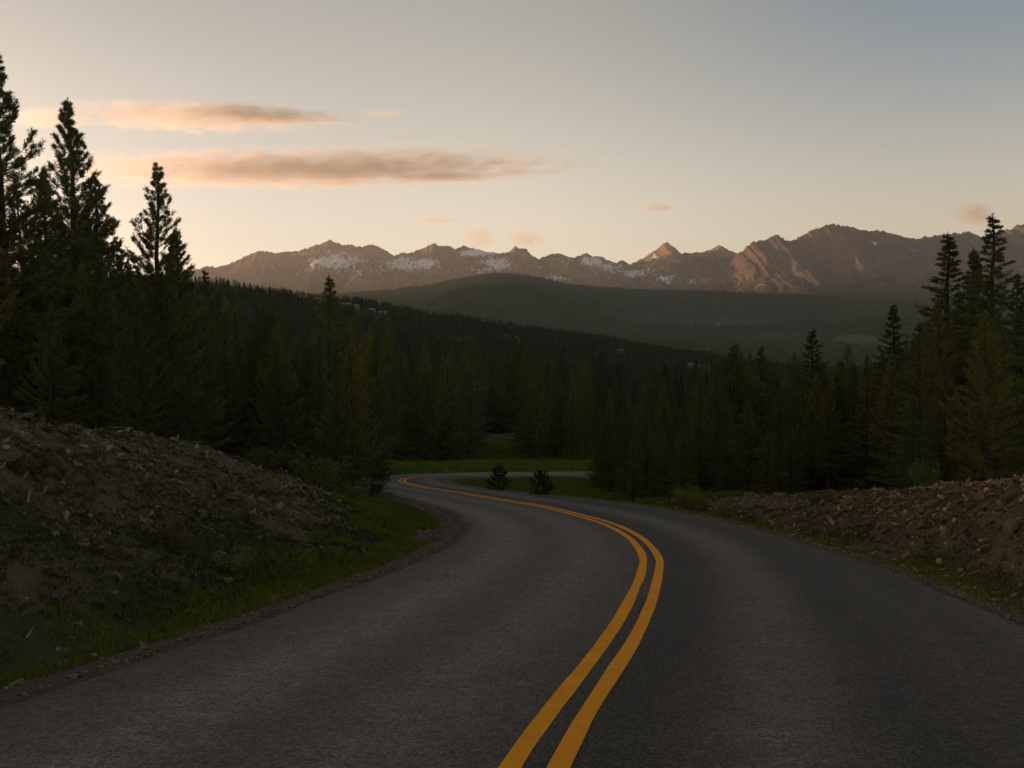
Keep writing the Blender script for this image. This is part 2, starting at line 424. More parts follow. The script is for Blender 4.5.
# ------------------------------------------------------------------ far land sheets
pxs = np.linspace(-260, 1290, 330); ys = np.concatenate([np.linspace(100, 400, 70), np.linspace(408, 1800, 150), np.linspace(1830, 2700, 20)])
PX, YY = np.meshgrid(pxs, ys); XX = (PX - 512) / F * YY
Zf = far_height(XX.ravel(), YY.ravel()) - .35 * sstep(150, 120, YY.ravel()) - .25
MF = M_forest_floor('forest_floor'); MF2 = M_forest_floor('foothill_ground', cool=True)
o = mesh_np('hillside', np.stack([XX.ravel(), YY.ravel(), Zf], 1), grid_faces(len(ys), len(pxs)), MF, True, attrs={'meadow': np.zeros(len(Zf))})
tag(o, kind='structure')

def meadow_mask(px, py):
    """lighter clearings on the foothill, in its own ground coordinates"""
    m = np.zeros(len(px))
    for cx, cy, rx, ry, a in ((857, 339, 24, 5, 1.0), (600, 305, 60, 5, .42), (730, 322, 70, 7, .5), (640, 318, 60, 6, .4), (775, 300, 40, 3, .45), (900, 345, 50, 6, .5), (770, 335, 60, 6, .45), (510, 310, 50, 4, .2), (430, 300, 40, 4, .3)):
        m = np.maximum(m, a * np.exp(-(((px - cx) / rx) ** 2 + ((py - cy) / ry) ** 2) ** 2))
    return m
pxs = np.linspace(-150, 1180, 420); ys = np.concatenate([np.linspace(1700, 7000, 210), np.linspace(7060, 9600, 24)])
PX, YY = np.meshgrid(pxs, ys); XX = ((PX - 512) / F * YY).ravel(); YYr = YY.ravel()
Zh = hill_height(XX, YYr)
o = mesh_np('foothills', np.stack([XX, YYr, Zh], 1), grid_faces(len(ys), len(pxs)), MF2, True, attrs={'meadow': meadow_mask(PX.ravel(), 360 - F * Zh / YYr)})
tag(o, kind='structure')

SKY_A = """-120,285 60,280 150,276 196,270 207,266.5 216.5,267.3 229,264.5 238.4,261 244.7,257 254,253 260,251 266,251 274,252.8 296,252 305.6,249 316.5,245.8 321,245 324,242.3 329,240 332,240.3 337,243.4 344.7,245.8 349,244.7 362,247 373.6,244.7 377.5,246.5 385,250.5 394,256.7 398,254.4 403,252.8 407,254 416.6,250.5 426,248.4 429,245.8 434.5,244.2 440,246.9 446,246 455.6,249 463.4,245.8 472.8,247.8 485,252.3 496,253 507,253.3 510,250.5 514,248 519.7,248 526,249 532,255 538.4,259.5 548,256 555.6,253.4 565,255 573,258 579,256 587,253.6 593,256.7 602.5,257.5 610,261 616,263.8 621,260.6 630,264.5 637,261.4 644.7,256.7 652.5,252 662,245 667,243 673.6,248 681,253.6 686,252.3 689,254.7 699,252 710,250 718,245.8 726,249.4 737.6,253.6 750,255 770,262 820,280"""
SKY_B = "560,296 600,291 630,284 655,273 672,264.5 690,259 702,256 715,257 728,258 745,261 770,262 800,275 840,295"
SKY_C = """640,302 690,293 712,279 728,266 737.6,254 743,250.5 751,243.4 758.7,240.3 765,240.8 768,237.5 774.4,234.8 780.6,237.5 788.5,242 795.6,238.3 811,231 823.7,225.8 831.6,225 837.8,226 850,227.3 858,229.7 869,232 875,230.5 880,231.7 889,232.8 898.7,236 909.7,239 917.5,239.4 923,237.5 926,238 940,235 951,234 955.6,234 961.4,232.8 966,232.6 969.6,234 979,237.3 992,235 1002.5,231.6 1009.5,229 1013,226.4 1019,225 1040,223 1080,226 1140,232 1250,245"""
def sky(s): return np.array([[float(v) for v in q.split(',')] for q in s.split()])
def mountain(name, skyl, D, Wf, base, amp, mat, seed, snow=None, ncol=900, nrow=170):
    px = np.linspace(skyl[0, 0], skyl[-1, 0], ncol); x = (px - 512) / F * D
    zr = zat(np.interp(px, skyl[:, 0], skyl[:, 1]), D)
    zr = zr + ((ridged(px * .10, px * 0, seed, 5) - .4) * 24 + (vnoise(px * .6, px * 0, seed + 7) - .5) * 24)
    t = np.concatenate([np.linspace(-.35, 0, 24, endpoint=False), np.linspace(0, 1, nrow) ** 1.25])
    T, XC = np.meshgrid(t, x, indexing='ij'); ZR = np.broadcast_to(zr, T.shape); PXG = np.broadcast_to(px, T.shape)
    Yc = D - T * Wf
    # spurs wander sideways as they run down
    wx = XC + (fbm(XC / 1500, Yc / 1500, seed + 1, 3) - .5) * 1400 * clamp01(T * 2.5)
    sp = ridged(wx / 1250, Yc / 3600, seed + 2, 3); sp2 = ridged(wx / 430, Yc / 1100, seed + 3, 4); sp3 = ridged(XC / 150, Yc / 230, seed + 4, 3)
    Tp = clamp01(T)
    prof = (1 - Tp) ** 1.35
    env = clamp01(Tp * 5) * (1 - Tp) ** .6
    zz = base + (ZR - base) * prof + env * amp * ((sp - .5) * 1.0 + (sp2 - .5) * .42) + clamp01(Tp * 12) * (sp3 - .5) * amp * .13
    zz = np.where(T < 0, base + (ZR - base) * (1 + T * 2.2), zz)
    # never above the traced skyline from the road
    lim = (ZR / D) * Yc - 4 - 40 * Tp
    zz = np.where((T > 0) & (zz > lim), lim - (zz - lim) * .25, zz)
    at = {}
    PYG = 360 - F * zz / Yc
    sn = np.zeros(T.shape)
    for cx, cy, rx, ry, a in (snow or []):
        sn = np.maximum(sn, a * np.exp(-((PXG - cx) / rx) ** 2 - ((PYG - cy) / ry) ** 2))
    if seed == 101: sn = np.maximum(sn, .15 * sstep(292, 318, PXG) * sstep(690, 640, PXG) * sstep(246, 254, PYG) * sstep(287, 276, PYG))
    at['snow'] = (sn * (.62 + .75 * (1 - sp2))).ravel()
    o = mesh_np(name, np.stack([XC, Yc, zz], 2).reshape(-1, 3), grid_faces(len(t), ncol)[:, ::-1], mat, True, attrs=at)
    tag(o, kind='structure'); return o
SNOW_A = [(345, 262, 26, 9, 1.05), (336, 254, 8, 5, .5), (305, 254, 9, 3, .5), (320, 252, 3, 7, .4), (375, 270, 26, 7, .5), (405, 264, 18, 8, .95), (428, 264, 13, 6, .9), (477, 253, 18, 4, 1.15), (497, 264, 16, 8, .9), (487, 270, 20, 6, .55), (590, 262, 12, 5, 1.0), (607, 268, 20, 5, .7), (628, 274, 14, 5, .7), (655, 258, 6, 3, .7), (552, 278, 18, 4, .5), (265, 258, 10, 4, .3), (283, 268, 8, 4, .3), (650, 270, 14, 8, .4), (733, 252, 6, 2.5, .7)]
MM_A = M_mountain('granite_far', (.18, .125, .08), (.28, .20, .13), True)
MM_C = M_mountain('granite_near', (.10, .078, .062), (.17, .13, .10), True)
mountain('mountain_range', sky(SKY_A), 14000., 4600., 260., 460., MM_A, 101, SNOW_A, 1100, 190)
mountain('mountain_spur', sky(SKY_B), 12500., 3200., 240., 330., MM_C, 131, [(660, 278, 14, 8, .45), (690, 282, 20, 6, .35)], 420, 120)
mountain('mountain_massif', sky(SKY_C), 11000., 3600., 260., 215., MM_C, 151, [(862, 243, 4, 2, .5), (890, 250, 2, 2, .5), (1015, 255, 12, 8, .3)], 900, 170)

# unseen ridge added left of the frame to block the low sun over the valley
def sun_block_range():
    yv = np.linspace(-1500, 18300, 260); tv = np.linspace(-1, 1, 61)
    T, Yc = np.meshgrid(tv, yv, indexing='ij')
    crest = SUN_BLOCK_Z + (fbm(Yc / 1500, Yc * 0, 201, 4) - .5) * 760 + (fbm(Yc / 5200, Yc * 0 + 2, 205, 2) - .5) * 300
    zz = -60 + (crest + 60) * (1 - np.abs(T)) ** .85 + (ridged(T * 3, Yc / 1200, 207, 4) - .5) * 260 * np.abs(T) ** .6 * (1 - np.abs(T))
    o = mesh_np('sun_blocking_range', np.stack([-13600 + T * 3000, Yc, zz], 2).reshape(-1, 3), grid_faces(61, 260), MM_A, True, attrs={'snow': np.zeros(T.size)})
    tag(o, kind='structure')
SUN_BLOCK_Z = 1180.
sun_block_range()
a = np.linspace(0, 2 * np.pi, 97)[:-1]; rr = np.array([0, 4000, 10000, 15500.])
V = [(0, 0, -75)] + [(r * math.cos(t) - 500, min(r * math.sin(t) + 1500, 17800), -75) for r in rr[1:] for t in a]
Fq = [(1 + k * 96 + i, 1 + k * 96 + (i + 1) % 96, 1 + (k + 1) * 96 + (i + 1) % 96, 1 + (k + 1) * 96 + i) for k in range(2) for i in range(96)]
Ft = [(0, 1 + i, 1 + (i + 1) % 96) for i in range(96)]
o = mesh_np('valley_floor', V, [np.array(Fq)[:, ::-1], np.array(Ft)], MF2, False, attrs={'meadow': np.zeros(len(V))}); tag(o, kind='structure')

# ------------------------------------------------------------------ conifers
def frame_of(d):
    d = d / np.linalg.norm(d, axis=-1, keepdims=True)
    up = np.where(np.abs(d[..., 2:3]) < .9, np.array([0, 0, 1.]), np.array([1., 0, 0]))
    u = np.cross(up, d); u /= np.linalg.norm(u, axis=-1, keepdims=True)
    return u, np.cross(d, u)

def blades(rng, base, dirs, n, ln, wd, spread):
    """n tapered needle sprays (one triangle each) from every base point around its direction"""
    B = np.repeat(base, n, 0); D = np.repeat(dirs, n, 0)
    d = D + rng.normal(0, spread, D.shape); d /= np.linalg.norm(d, axis=1)[:, None]
    L = rng.uniform(ln[0], ln[1], len(B))[:, None]; u, v = frame_of(d)
    an = rng.uniform(0, 2 * np.pi, len(B))[:, None]; s = np.cos(an) * u + np.sin(an) * v
    w = rng.uniform(wd[0], wd[1], len(B))[:, None]
    p0 = B + rng.normal(0, .012, B.shape)
    V = np.stack([p0, p0 + d * L * .55 + s * w, p0 + d * L, p0 + d * L * .5 - s * w], 1).reshape(-1, 3)
    Fq = np.arange(len(V)).reshape(-1, 4)
    return V, Fq

def tube(pts, rad, k=6):
    pts = np.asarray(pts, float); d = np.gradient(pts, axis=0); u, v = frame_of(d)
    an = np.linspace(0, 2 * np.pi, k, endpoint=False)
    V = pts[:, None] + (np.cos(an)[None, :, None] * u[:, None] + np.sin(an)[None, :, None] * v[:, None]) * np.asarray(rad)[:, None, None]
    n = len(pts); i = np.arange((n - 1) * k); r = i // k; c = i % k
    Fq = np.stack([r * k + c, r * k + (c + 1) % k, (r + 1) * k + (c + 1) % k, (r + 1) * k + c], 1)
    return V.reshape(-1, 3), Fq

def conifer(name, seed, H=10., base=.12, rmax=1.3, kind='pine', nbr=120, needles=None, gap=.12, nb=6, peak=.25, lean=.25, fat=1.0):
    rng = np.random.default_rng(seed)
    hz = np.linspace(0, 1, 15); ph = rng.uniform(0, 6.28)
    cx = lean * np.sin(hz * 2.2 + ph) * hz + rng.normal(0, .02, 15) * hz; cy = lean * np.cos(hz * 1.7 + ph) * hz + rng.normal(0, .02, 15) * hz
    tp = np.stack([cx, cy, hz * H], 1); tp[0, 2] = -.25
    tr = H * (.0125 * (1 - hz) ** .8 + .0011); tr[0] *= 1.25
    WV, WF = [], []; off = 0
    def addw(V, Fq):
        nonlocal off
        WV.append(V); WF.append(Fq + off); off += len(V)
    addw(*tube(tp, tr, 8))
    TB, TD, SB, SD = [], [], [], []
    ga = rng.uniform(0, 6.28)
    for i in range(nbr):
        f = (i + rng.uniform(0, .9)) / nbr
        t = base + (1 - base) * f ** 1.04
        if t > .985: continue
        ct = (t - base) / (1 - base)
        prof = min(1.0, (1 - t) / (1 - peak)) ** (.88 if kind == 'pine' else 1.0) * (min(1, (ct + .15) / .3))
        L = rmax * prof * rng.uniform(.62, 1.15) + .03
        if rng.random() < gap: L *= rng.uniform(.3, .6)
        ga += 2.39996 + rng.normal(0, .35)
        p0 = np.array([np.interp(t, hz, cx), np.interp(t, hz, cy), t * H])
        if kind == 'pine': e0 = -.15 + .8 * ct + rng.normal(0, .16); e1 = e0 + .5 + .3 * rng.random()
        else: e0 = -.30 + .85 * ct ** 1.6 + rng.normal(0, .1); e1 = e0 + (.5 - .2 * ct) * rng.uniform(.6, 1.2)
        K = 6; el = np.linspace(e0, min(e1, 1.25), K); az = ga + np.cumsum(rng.normal(0, .07, K))
        st = L / K; dd = np.stack([np.cos(el) * np.cos(az), np.cos(el) * np.sin(az), np.sin(el)], 1)
        pts = np.concatenate([[p0], p0 + np.cumsum(dd * st, 0)])
        addw(*tube(pts, np.linspace(.004 + .010 * L, .003, K + 1), 3))
        side = np.array([-math.sin(az[0]), math.cos(az[0]), 0])
        if kind == 'pine':
            ntw = int(2 + 15 * L)
            for j in range(ntw):
                q = rng.uniform(.10, 1) ** .75 * K; a = min(int(q), K - 1); p = pts[a] + (pts[a + 1] - pts[a]) * (q - a)
                d = dd[a] * .8 + side * rng.normal(0, .55) + rng.normal(0, .22, 3) + np.array([0, 0, .42]); d /= np.linalg.norm(d)
                tl = rng.uniform(.08, .22) * min(1, .22 + .7 * L)
                for s in np.linspace(.3, 1, 4): SB.append(p + d * tl * s); SD.append(d)
            for s in (.85, .95, 1.0): SB.append(pts[-1] * s + pts[-2] * (1 - s)); SD.append(dd[-1] + np.array([0, 0, .3]))
        else:
            ntw = int(4 + 12 * L)
            for j in range(ntw):
                q = rng.uniform(.10, 1) * K; a = min(int(q), K - 1); p = pts[a] + (pts[a + 1] - pts[a]) * (q - a)
                sg = 1 if j % 2 else -1; tl = (.05 + .30 * min(L, 1.6) * (1 - .62 * q / K)) * rng.uniform(.6, 1.1)
                d = dd[a] * .85 + side * sg * .75 + np.array([0, 0, -.12]) + rng.normal(0, .15, 3); d /= np.linalg.norm(d)
                for s in np.linspace(.2, 1, 4): SB.append(p + d * tl * s); SD.append(d + np.array([0, 0, -.05]))
            for s in np.linspace(.25, 1, 6): SB.append(pts[-1] * s + pts[0] * (1 - s)); SD.append(dd[-1])
    for s in np.linspace(.93, 1.0, 8):                       # leader
        SB.append(np.array([np.interp(s, hz, cx), np.interp(s, hz, cy), s * H])); SD.append(np.array([0, 0, 1.]) + rng.normal(0, .25, 3))
    SB = np.array(SB); SD = np.array(SD); SD /= np.linalg.norm(SD, axis=1)[:, None]
    if kind == 'pine': V, Fq = blades(rng, SB, SD, nb, (.06 * fat, .12 * fat), (.0042 * fat, .0085 * fat), .55)
    else: V, Fq = blades(rng, SB, SD, nb, (.07 * fat, .13 * fat), (.007 * fat, .014 * fat), .42)
    trunk = mesh_np('trunk', np.concatenate(WV), np.concatenate(WF), MB, True, link=False)
    crown = mesh_np('crown', V, Fq, needles or MN_PINE, False, link=False)
    return dict(name=name, H=H, parts=[trunk, crown])

def bush(name, seed, H=1.2, rad=.7, stems=14, leaf=(.035, .07), nl=70, mat=None, spread=.5):
    rng = np.random.default_rng(seed); WV, WF = [], []; off = 0; SB, SD = [], []
    for i in range(stems):
        az = rng.uniform(0, 6.28); r = rad * rng.uniform(.2, 1); h = H * rng.uniform(.55, 1) * (1 - .35 * (r / rad) ** 2)
        tt = np.linspace(0, 1, 6)[:, None]
        pts = np.array([.12 * math.cos(az), .12 * math.sin(az), -.08]) * 1.0 + np.concatenate([np.cos(az) * r * tt ** .9, np.sin(az) * r * tt ** .9, h * tt ** 1.1], 1) + rng.normal(0, .025, (6, 3))
        V, Fq = tube(pts, np.linspace(.012, .003, 6) * H / 1.2, 4); WV.append(V); WF.append(Fq + off); off += len(V)
        for j in range(nl):
            q = rng.uniform(.25, 1) * 5; a = min(int(q), 4); p = pts[a] + (pts[a + 1] - pts[a]) * (q - a)
            SB.append(p + rng.normal(0, .075 * H, 3)); SD.append(np.array([math.cos(az) * .6, math.sin(az) * .6, .7]) + rng.normal(0, .5, 3))
    SB = np.array(SB); SD = np.array(SD); SD /= np.linalg.norm(SD, axis=1)[:, None]
    V, Fq = blades(rng, SB, SD, 3, leaf, (leaf[0] * .3, leaf[1] * .42), spread)
    st = mesh_np('stem', np.concatenate(WV), np.concatenate(WF), MB, True, link=False)
    fo = mesh_np('foliage', V, Fq, mat or ML_BUSH, False, link=False)
    return dict(name=name, H=H, parts=[st, fo])

PINES = [conifer('pine_tree', 11, base=.20, rmax=1.9, nbr=195, peak=.42, nb=8), conifer('pine_tree', 12, base=.10, rmax=2.1, nbr=200, peak=.40, gap=.2, nb=8),
         conifer('pine_tree', 13, base=.14, rmax=1.75, nbr=190, peak=.45, nb=8), conifer('pine_tree', 14, base=.05, rmax=2.3, nbr=205, peak=.32, gap=.1, nb=8)]
SLIM = [conifer('pine_tree', 21, base=.30, rmax=1.5, nbr=185, peak=.5, gap=.18, lean=.12, nb=8), conifer('pine_tree', 22, base=.16, rmax=1.55, nbr=195, peak=.45, gap=.2, lean=.12, nb=8)]
FIRS = [conifer('fir_tree', 31, base=.03, rmax=2.3, kind='fir', nbr=135, needles=MN_FIR, peak=.08, lean=.06, nb=5), conifer('fir_tree', 32, base=.04, rmax=1.9, kind='fir', nbr=145, needles=MN_FIR, peak=.1, lean=.06, nb=5),
        conifer('fir_tree', 33, base=.03, rmax=2.6, kind='fir', nbr=115, needles=MN_FIR, peak=.08, gap=.25, lean=.08, nb=6)]
YOUNG = [conifer('young_pine', 41, base=.02, rmax=2.6, nbr=165, peak=.3, gap=.06, lean=.15, nb=8), conifer('young_pine', 42, base=.02, rmax=3.0, nbr=175, peak=.35, gap=.1, lean=.2, nb=8), conifer('young_pine', 43, base=.02, rmax=2.3, nbr=160, peak=.3, gap=.06, lean=.15, nb=8)]
MN_SAP = M_needles('sapling_needles', (.030, .040, .014), (.055, .064, .020), (.08, .075, .03))
SEED = [conifer('pine_sapling', 51, H=2., base=.02, rmax=.95, nbr=62, peak=.55, needles=MN_SAP, gap=.2, lean=.12, nb=9), conifer('pine_sapling', 52, H=2., base=.02, rmax=1.1, nbr=58, peak=.5, needles=MN_SAP, gap=.25, lean=.15, nb=9)]

rngT = np.random.default_rng(5)
def plant(proto, x, y, h, label, group=None, cat='tree', z=None, wide=1.0, rot=None, sink=.05):
    if z is None: z = float(ground(x, y)[0])
    e = empty(proto['name'], (x, y, z - sink)); s = h / proto['H']
    e.scale = (s * wide, s * wide, s); e.rotation_euler = (0, 0, rngT.uniform(0, 6.28) if rot is None else rot)
    for p in proto['parts']:
        c = p.copy(); COL.objects.link(c); c.parent = e
    tag(e, label, cat, group); return e
N_TREES = 0
def tree(proto, px, y, top, label, group=None, wide=1.0, cat='tree', rot=None):
    """a tree at distance y whose foot shows at column px and whose tip shows at row top"""
    global N_TREES
    x = xat(px, y); z = float(ground(x, y)[0]); h = max(zat(top, y) - z, 1.2); N_TREES += 1
    if rot is None: rot = rngT.uniform(0, 6.28)
    TREES.append((x, y))
    return plant(proto, x, y, h, label, group, cat, z, wide, rot)
TREES = []
# trees one can point to
tree(PINES[0], 8, 25, 56, 'tallest dark pine, cut by the left border of the photo', wide=1.1)
tree(PINES[1], -45, 24, 70, 'tall dark pine mostly outside the left border, its boughs reaching in', wide=1.0)
tree(SLIM[0], 77, 30, 102, 'second tallest left pine with bare slender trunk showing against the lower cloud', wide=1.12)
tree(PINES[2], 103, 31, 176, 'broad pine close against the right side of the slender bare-trunked pine', wide=1.15)
tree(SLIM[1], 50, 33, 172, 'narrow pine between the tallest border pine and the slender bare-trunked pine', wide=1.1)
tree(SLIM[1], 155, 34, 164, 'lone pointed pine standing out right of the left pine cluster under the cloud', wide=1.12)
tree(PINES[2], 186, 36, 229, 'shorter pine just right of the lone pointed pine', wide=1.05)
tree(SLIM[0], 172, 38, 232, 'thin pine squeezed between the lone pointed pine and its shorter neighbour', wide=.85)
tree(PINES[3], 30, 28, 240, 'bushy mid-height pine filling the foot of the tallest border pine', wide=1.0)
for i, (px, y, tp) in enumerate(((62, 32, 214), (90, 35, 208), (120, 34, 238), (138, 36, 262), (22, 29, 190), (-8, 27, 165))):
    tree(PINES[i % 4], px, y, tp, 'full pine packed into the left cluster behind the tallest pines', 'pines packed into the left cluster', wide=1.15)
tree(FIRS[0], 205, 44, 268, 'small dark fir whose tip meets the left foot of the mountain skyline', wide=1.0)
tree(FIRS[2], 328, 62, 274, 'dark spiky fir rising alone in front of the hillside houses', wide=1.35)
tree(YOUNG[1], 352, 33.5, 343, 'large bushy pine overhanging the inside of the bend beside the road', wide=.95)
tree(YOUNG[0], 372, 36, 402, 'round-shouldered pine at the road edge with low boughs over the asphalt', wide=1.0)
tree(YOUNG[2], 338, 33, 372, 'dark pine filling the foot of the thicket behind the leafy olive bush', wide=1.1)
tree(YOUNG[1], 378, 37, 440, 'low round pine hugging the left road edge just before the hairpin', wide=.9)
tree(FIRS[1], 946, 33, 233, 'tall narrow fir left of the tallest tree on the right', wide=1.6)
tree(FIRS[0], 989, 31, 214, 'tallest fir on the right, its tip crossing the mountain skyline', wide=1.45)
tree(FIRS[1], 971, 34, 248, 'slim fir standing between the two tallest firs on the right', wide=1.3)
tree(FIRS[0], 1026, 33, 266, 'fir cut by the right border of the photo', wide=1.0)
tree(FIRS[1], 893, 37, 303, 'pointed fir stepping down left from the tall right group', wide=1.4)
tree(FIRS[0], 813, 40, 328, 'isolated pointed fir rising above the middle of the right tree line', wide=1.5)
tree(PINES[2], 726, 42, 345, 'left one of two twin-topped olive pines on the right tree line', wide=1.5)
tree(PINES[0], 737, 43, 343, 'right one of two twin-topped olive pines on the right tree line', wide=1.4)
tree(YOUNG[2], 792, 34, 422, 'low bushy pine just right of the wide low fir above the right bank', wide=1.25)
tree(YOUNG[0], 768, 34, 430, 'low bushy pine just left of the wide low fir above the right bank', wide=1.25)
tree(FIRS[2], 780, 37, 384, 'wide low fir closing the tree line at the thin end of the right bank', wide=1.15)
tree(YOUNG[2], 748, 36, 396, 'bushy young pine at the foot of the twin-topped olive pines', wide=1.15)
tree(FIRS[0], 762, 44, 345, 'dark fir just right of the twin-topped olive pines', wide=1.35)
tree(FIRS[2], 648, 39, 385, 'darkest fir among the low trees behind the road bend', wide=1.0)
tree(YOUNG[2], 945, 27, 352, 'brownish young pine in front of the tallest right firs', wide=.9)
for (px, pyb, pyt, pr, lb) in ((497.5, 489.2, 464.5, 0, 'left one of two knee-high pine saplings on the grass inside the bend'), (541, 494.3, 469, 1, 'right one of two knee-high pine saplings on the grass inside the bend')):
    b = unp(px, pyb); zb = float(ground(b[0], b[1])[0])
    plant(SEED[pr], b[0], b[1], (pyb - pyt) / F * b[1], lb, 'pine saplings inside the bend', 'sapling', zb, 1.15, sink=.02)

# trees of the massed wood, nobody could tell one from its neighbour
def wood(n, pxr, yr, topf, jit, protos, label, group, wide=(.85, 1.2), spacing=1.2, seed=1, keep=None, front=False):
    rng = np.random.default_rng(seed); k = 0; tries = 0
    while k < n and tries < n * 60:
        tries += 1
        px = rng.uniform(*pxr); y = yr[0] + (yr[1] - yr[0]) * rng.random() ** (1.4 if front else .9); x = xat(px, y)
        if keep and not keep(px, y): continue
        if any((x - a) ** 2 + (y - b) ** 2 < spacing ** 2 for a, b in TREES): continue
        dl, dr, _ = road_dist(x, y)
        if max(dl[0], dr[0]) < 1.6: continue
        top = float(np.interp(px, *topf)) + abs(rng.normal(0, jit)) * (1 if rng.random() < .8 else -.3)
        zb = float(ground(x, y)[0])
        if zat(top, y) - zb < 1.3: continue
        pr = protos[rng.integers(len(protos))]
        tree(pr, px, y, top, label, group, wide=rng.uniform(*wide)); k += 1
MID_TOP = ([360, 372, 400, 416, 438, 472, 500, 540, 553, 577, 597, 648, 720], [316, 318, 322, 340, 336, 336, 340, 345, 352, 356, 369, 384, 392])
wood(36, (375, 474), (74, 92), (MID_TOP[0], np.array(MID_TOP[1]) + 28), 26, FIRS + PINES[2:3], 'dark conifer in the wood across the far road, left of the grassy gap', 'conifers left of the grassy gap', seed=2, spacing=1.7)
wood(34, (520, 640), (76, 96), (MID_TOP[0], np.array(MID_TOP[1]) + 24), 22, FIRS + SLIM, 'dark conifer in the wood across the far road, right of the grassy gap', 'conifers right of the grassy gap', seed=3, spacing=1.7)
wood(48, (350, 700), (96, 150), MID_TOP, 12, FIRS[:2] + SLIM + PINES[:1], 'conifer in the back rows of the wood behind the grassy gap', 'back rows of the middle wood', seed=4, spacing=2.2, keep=lambda px, y: not (477 < px < 514 and y < 140))
LEFT_TOP = ([0, 40, 110, 150, 205, 230, 255, 275, 300, 330, 345, 365, 385], [270, 262, 280, 285, 285, 298, 302, 310, 326, 334, 336, 345, 372])
wood(30, (-40, 205), (23, 40), ([-40, 210], [256, 286]), 38, PINES + YOUNG[:1], 'dark pine in the dense wood on top of the stony left bank', 'pines on top of the left bank', seed=6, spacing=1.3, keep=lambda px, y: float(road_dist(xat(px, y), y)[0][0]) > 7.5, wide=(.9, 1.3))
wood(28, (205, 378), (36, 60), LEFT_TOP, 16, PINES[2:] + YOUNG + FIRS[:1], 'olive pine in the thicket between the left bank and the bend', 'pines between left bank and bend', seed=7, spacing=1.6, wide=(.75, 1.05), keep=lambda px, y: float(road_dist(xat(px, y), y)[0][0]) > 2.2)
RIGHT_TOP = ([590, 600, 613, 626, 648, 662, 688, 712, 745, 790, 838, 855, 868, 905, 930, 960, 1010, 1060], [432, 425, 408, 400, 392, 410, 402, 376, 368, 372, 356, 350, 350, 326, 318, 282, 280, 280])
wood(34, (594, 716), (30.5, 46), (RIGHT_TOP[0], np.array(RIGHT_TOP[1]) + 4), 18, FIRS + YOUNG[2:], 'low conifer crowding the outside of the bend behind the road', 'conifers outside the bend', seed=8, spacing=.85, wide=(1.0, 1.3))
wood(40, (700, 930), (33, 52), RIGHT_TOP, 26, PINES[:3] + FIRS[:2] + YOUNG[2:], 'olive conifer in the tree line above the low end of the stony right bank', 'conifers above the right bank', seed=9, spacing=1.25)
wood(26, (900, 1070), (24, 42), RIGHT_TOP, 60, PINES[1:] + FIRS + YOUNG[2:], 'dark conifer massed under the tall firs above the right bank', 'conifers under the tall right firs', seed=10, spacing=1.2, keep=lambda px, y: float(road_dist(xat(px, y), y)[1][0]) > 5)

wood(44, (690, 1010), (56, 140), ([690, 726, 760, 813, 850, 900, 950, 1010], [362, 358, 362, 364, 362, 350, 330, 320]), 10, FIRS[:2] + PINES[:2] + SLIM[1:], 'conifer showing between the trees of the right tree line, farther back', 'farther trees behind the right tree line', seed=14, spacing=2.0)

# bushes and small plants on the banks
BUSH = [bush('bush', 61), bush('bush', 62, H=1.2, rad=.55, stems=11), bush('bush', 63, H=1.2, rad=.9, stems=16, mat=ML_WEED)]
def bush_at(pr, px, pyb, pyt, label, group=None, wide=1.0, y=None, cat='bush'):
    if y is None:
        y = 12.0
        for yy in np.arange(6, 60, .1):
            if zat(pyb, yy) < float(ground(xat(px, yy), yy)[0]): y = yy; break
    x = xat(px, y); plant(pr, x, y, max((pyb - pyt) / F * y, .15), label, group, cat, None, wide)
bush_at(BUSH[0], 314, 499, 448, 'leafy olive bush at the lower end of the left bank', wide=1.1, y=24.5)
bush_at(BUSH[1], 925, 486, 450, 'small light green shrub on the crest of the right bank', wide=.75)
bush_at(BUSH[0], 690, 505, 478, 'leafy grey-green bush at the road edge under the right conifers', wide=.95)
bush_at(BUSH[2], 22, 409, 382, 'low spreading shrub on the crest of the left bank by the border', wide=1.7)
bush_at(BUSH[2], 165, 440, 408, 'dark shrub on the left bank crest below the lone pointed pine', wide=1.3)
bush_at(BUSH[0], 232, 455, 424, 'dark shrub on the left bank crest above the pale slabs', wide=1.2)
bush_at(BUSH[2], 262, 470, 440, 'ragged shrub left of the leafy olive bush', wide=1.1)
bush_at(BUSH[1], 352, 500, 476, 'small shrub at the foot of the bushy bend pine', wide=1.1)
bush_at(BUSH[2], 822, 503, 490, 'low scrub on the thin end of the right bank', wide=1.3)
bush_at(BUSH[2], 700, 512, 498, 'low weeds clump between road edge and right conifers', wide=1.5)
bush_at(BUSH[0], 448, 466, 452, 'small bush before the wood across the far road', wide=1.1)

# ------------------------------------------------------------------ stones
def stone_mesh(seed, slab):
    rng = np.random.default_rng(seed)
    import bmesh
    bm = bmesh.new(); bmesh.ops.create_cube(bm, size=2.0)
    bmesh.ops.subdivide_edges(bm, edges=bm.edges[:], cuts=1, use_grid_fill=True)
    for v in bm.verts:
        c = v.co.copy(); l = c.length
        c = c / l * (l * .45 + .75) if l > 0 else c
        v.co = Vector((c.x * (1 + rng.normal(0, .13)), c.y * slab[0] * (1 + rng.normal(0, .16)), c.z * slab[1] * (1 + rng.normal(0, .13))))
    sk = rng.normal(0, .25, 2)
    for v in bm.verts: v.co.x += sk[0] * v.co.y; v.co.z += sk[1] * v.co.x * .3
    bmesh.ops.bevel(bm, geom=bm.edges[:], offset=.06, segments=1, affect='EDGES')
    me = bpy.data.meshes.new('stone'); bm.to_mesh(me); bm.free(); return me
ST_L = [stone_mesh(300 + i, s) for i, s in enumerate(((.30, .10), (.20, .08), (.5, .2), (.36, .14), (.6, .35), (.15, .07)))]
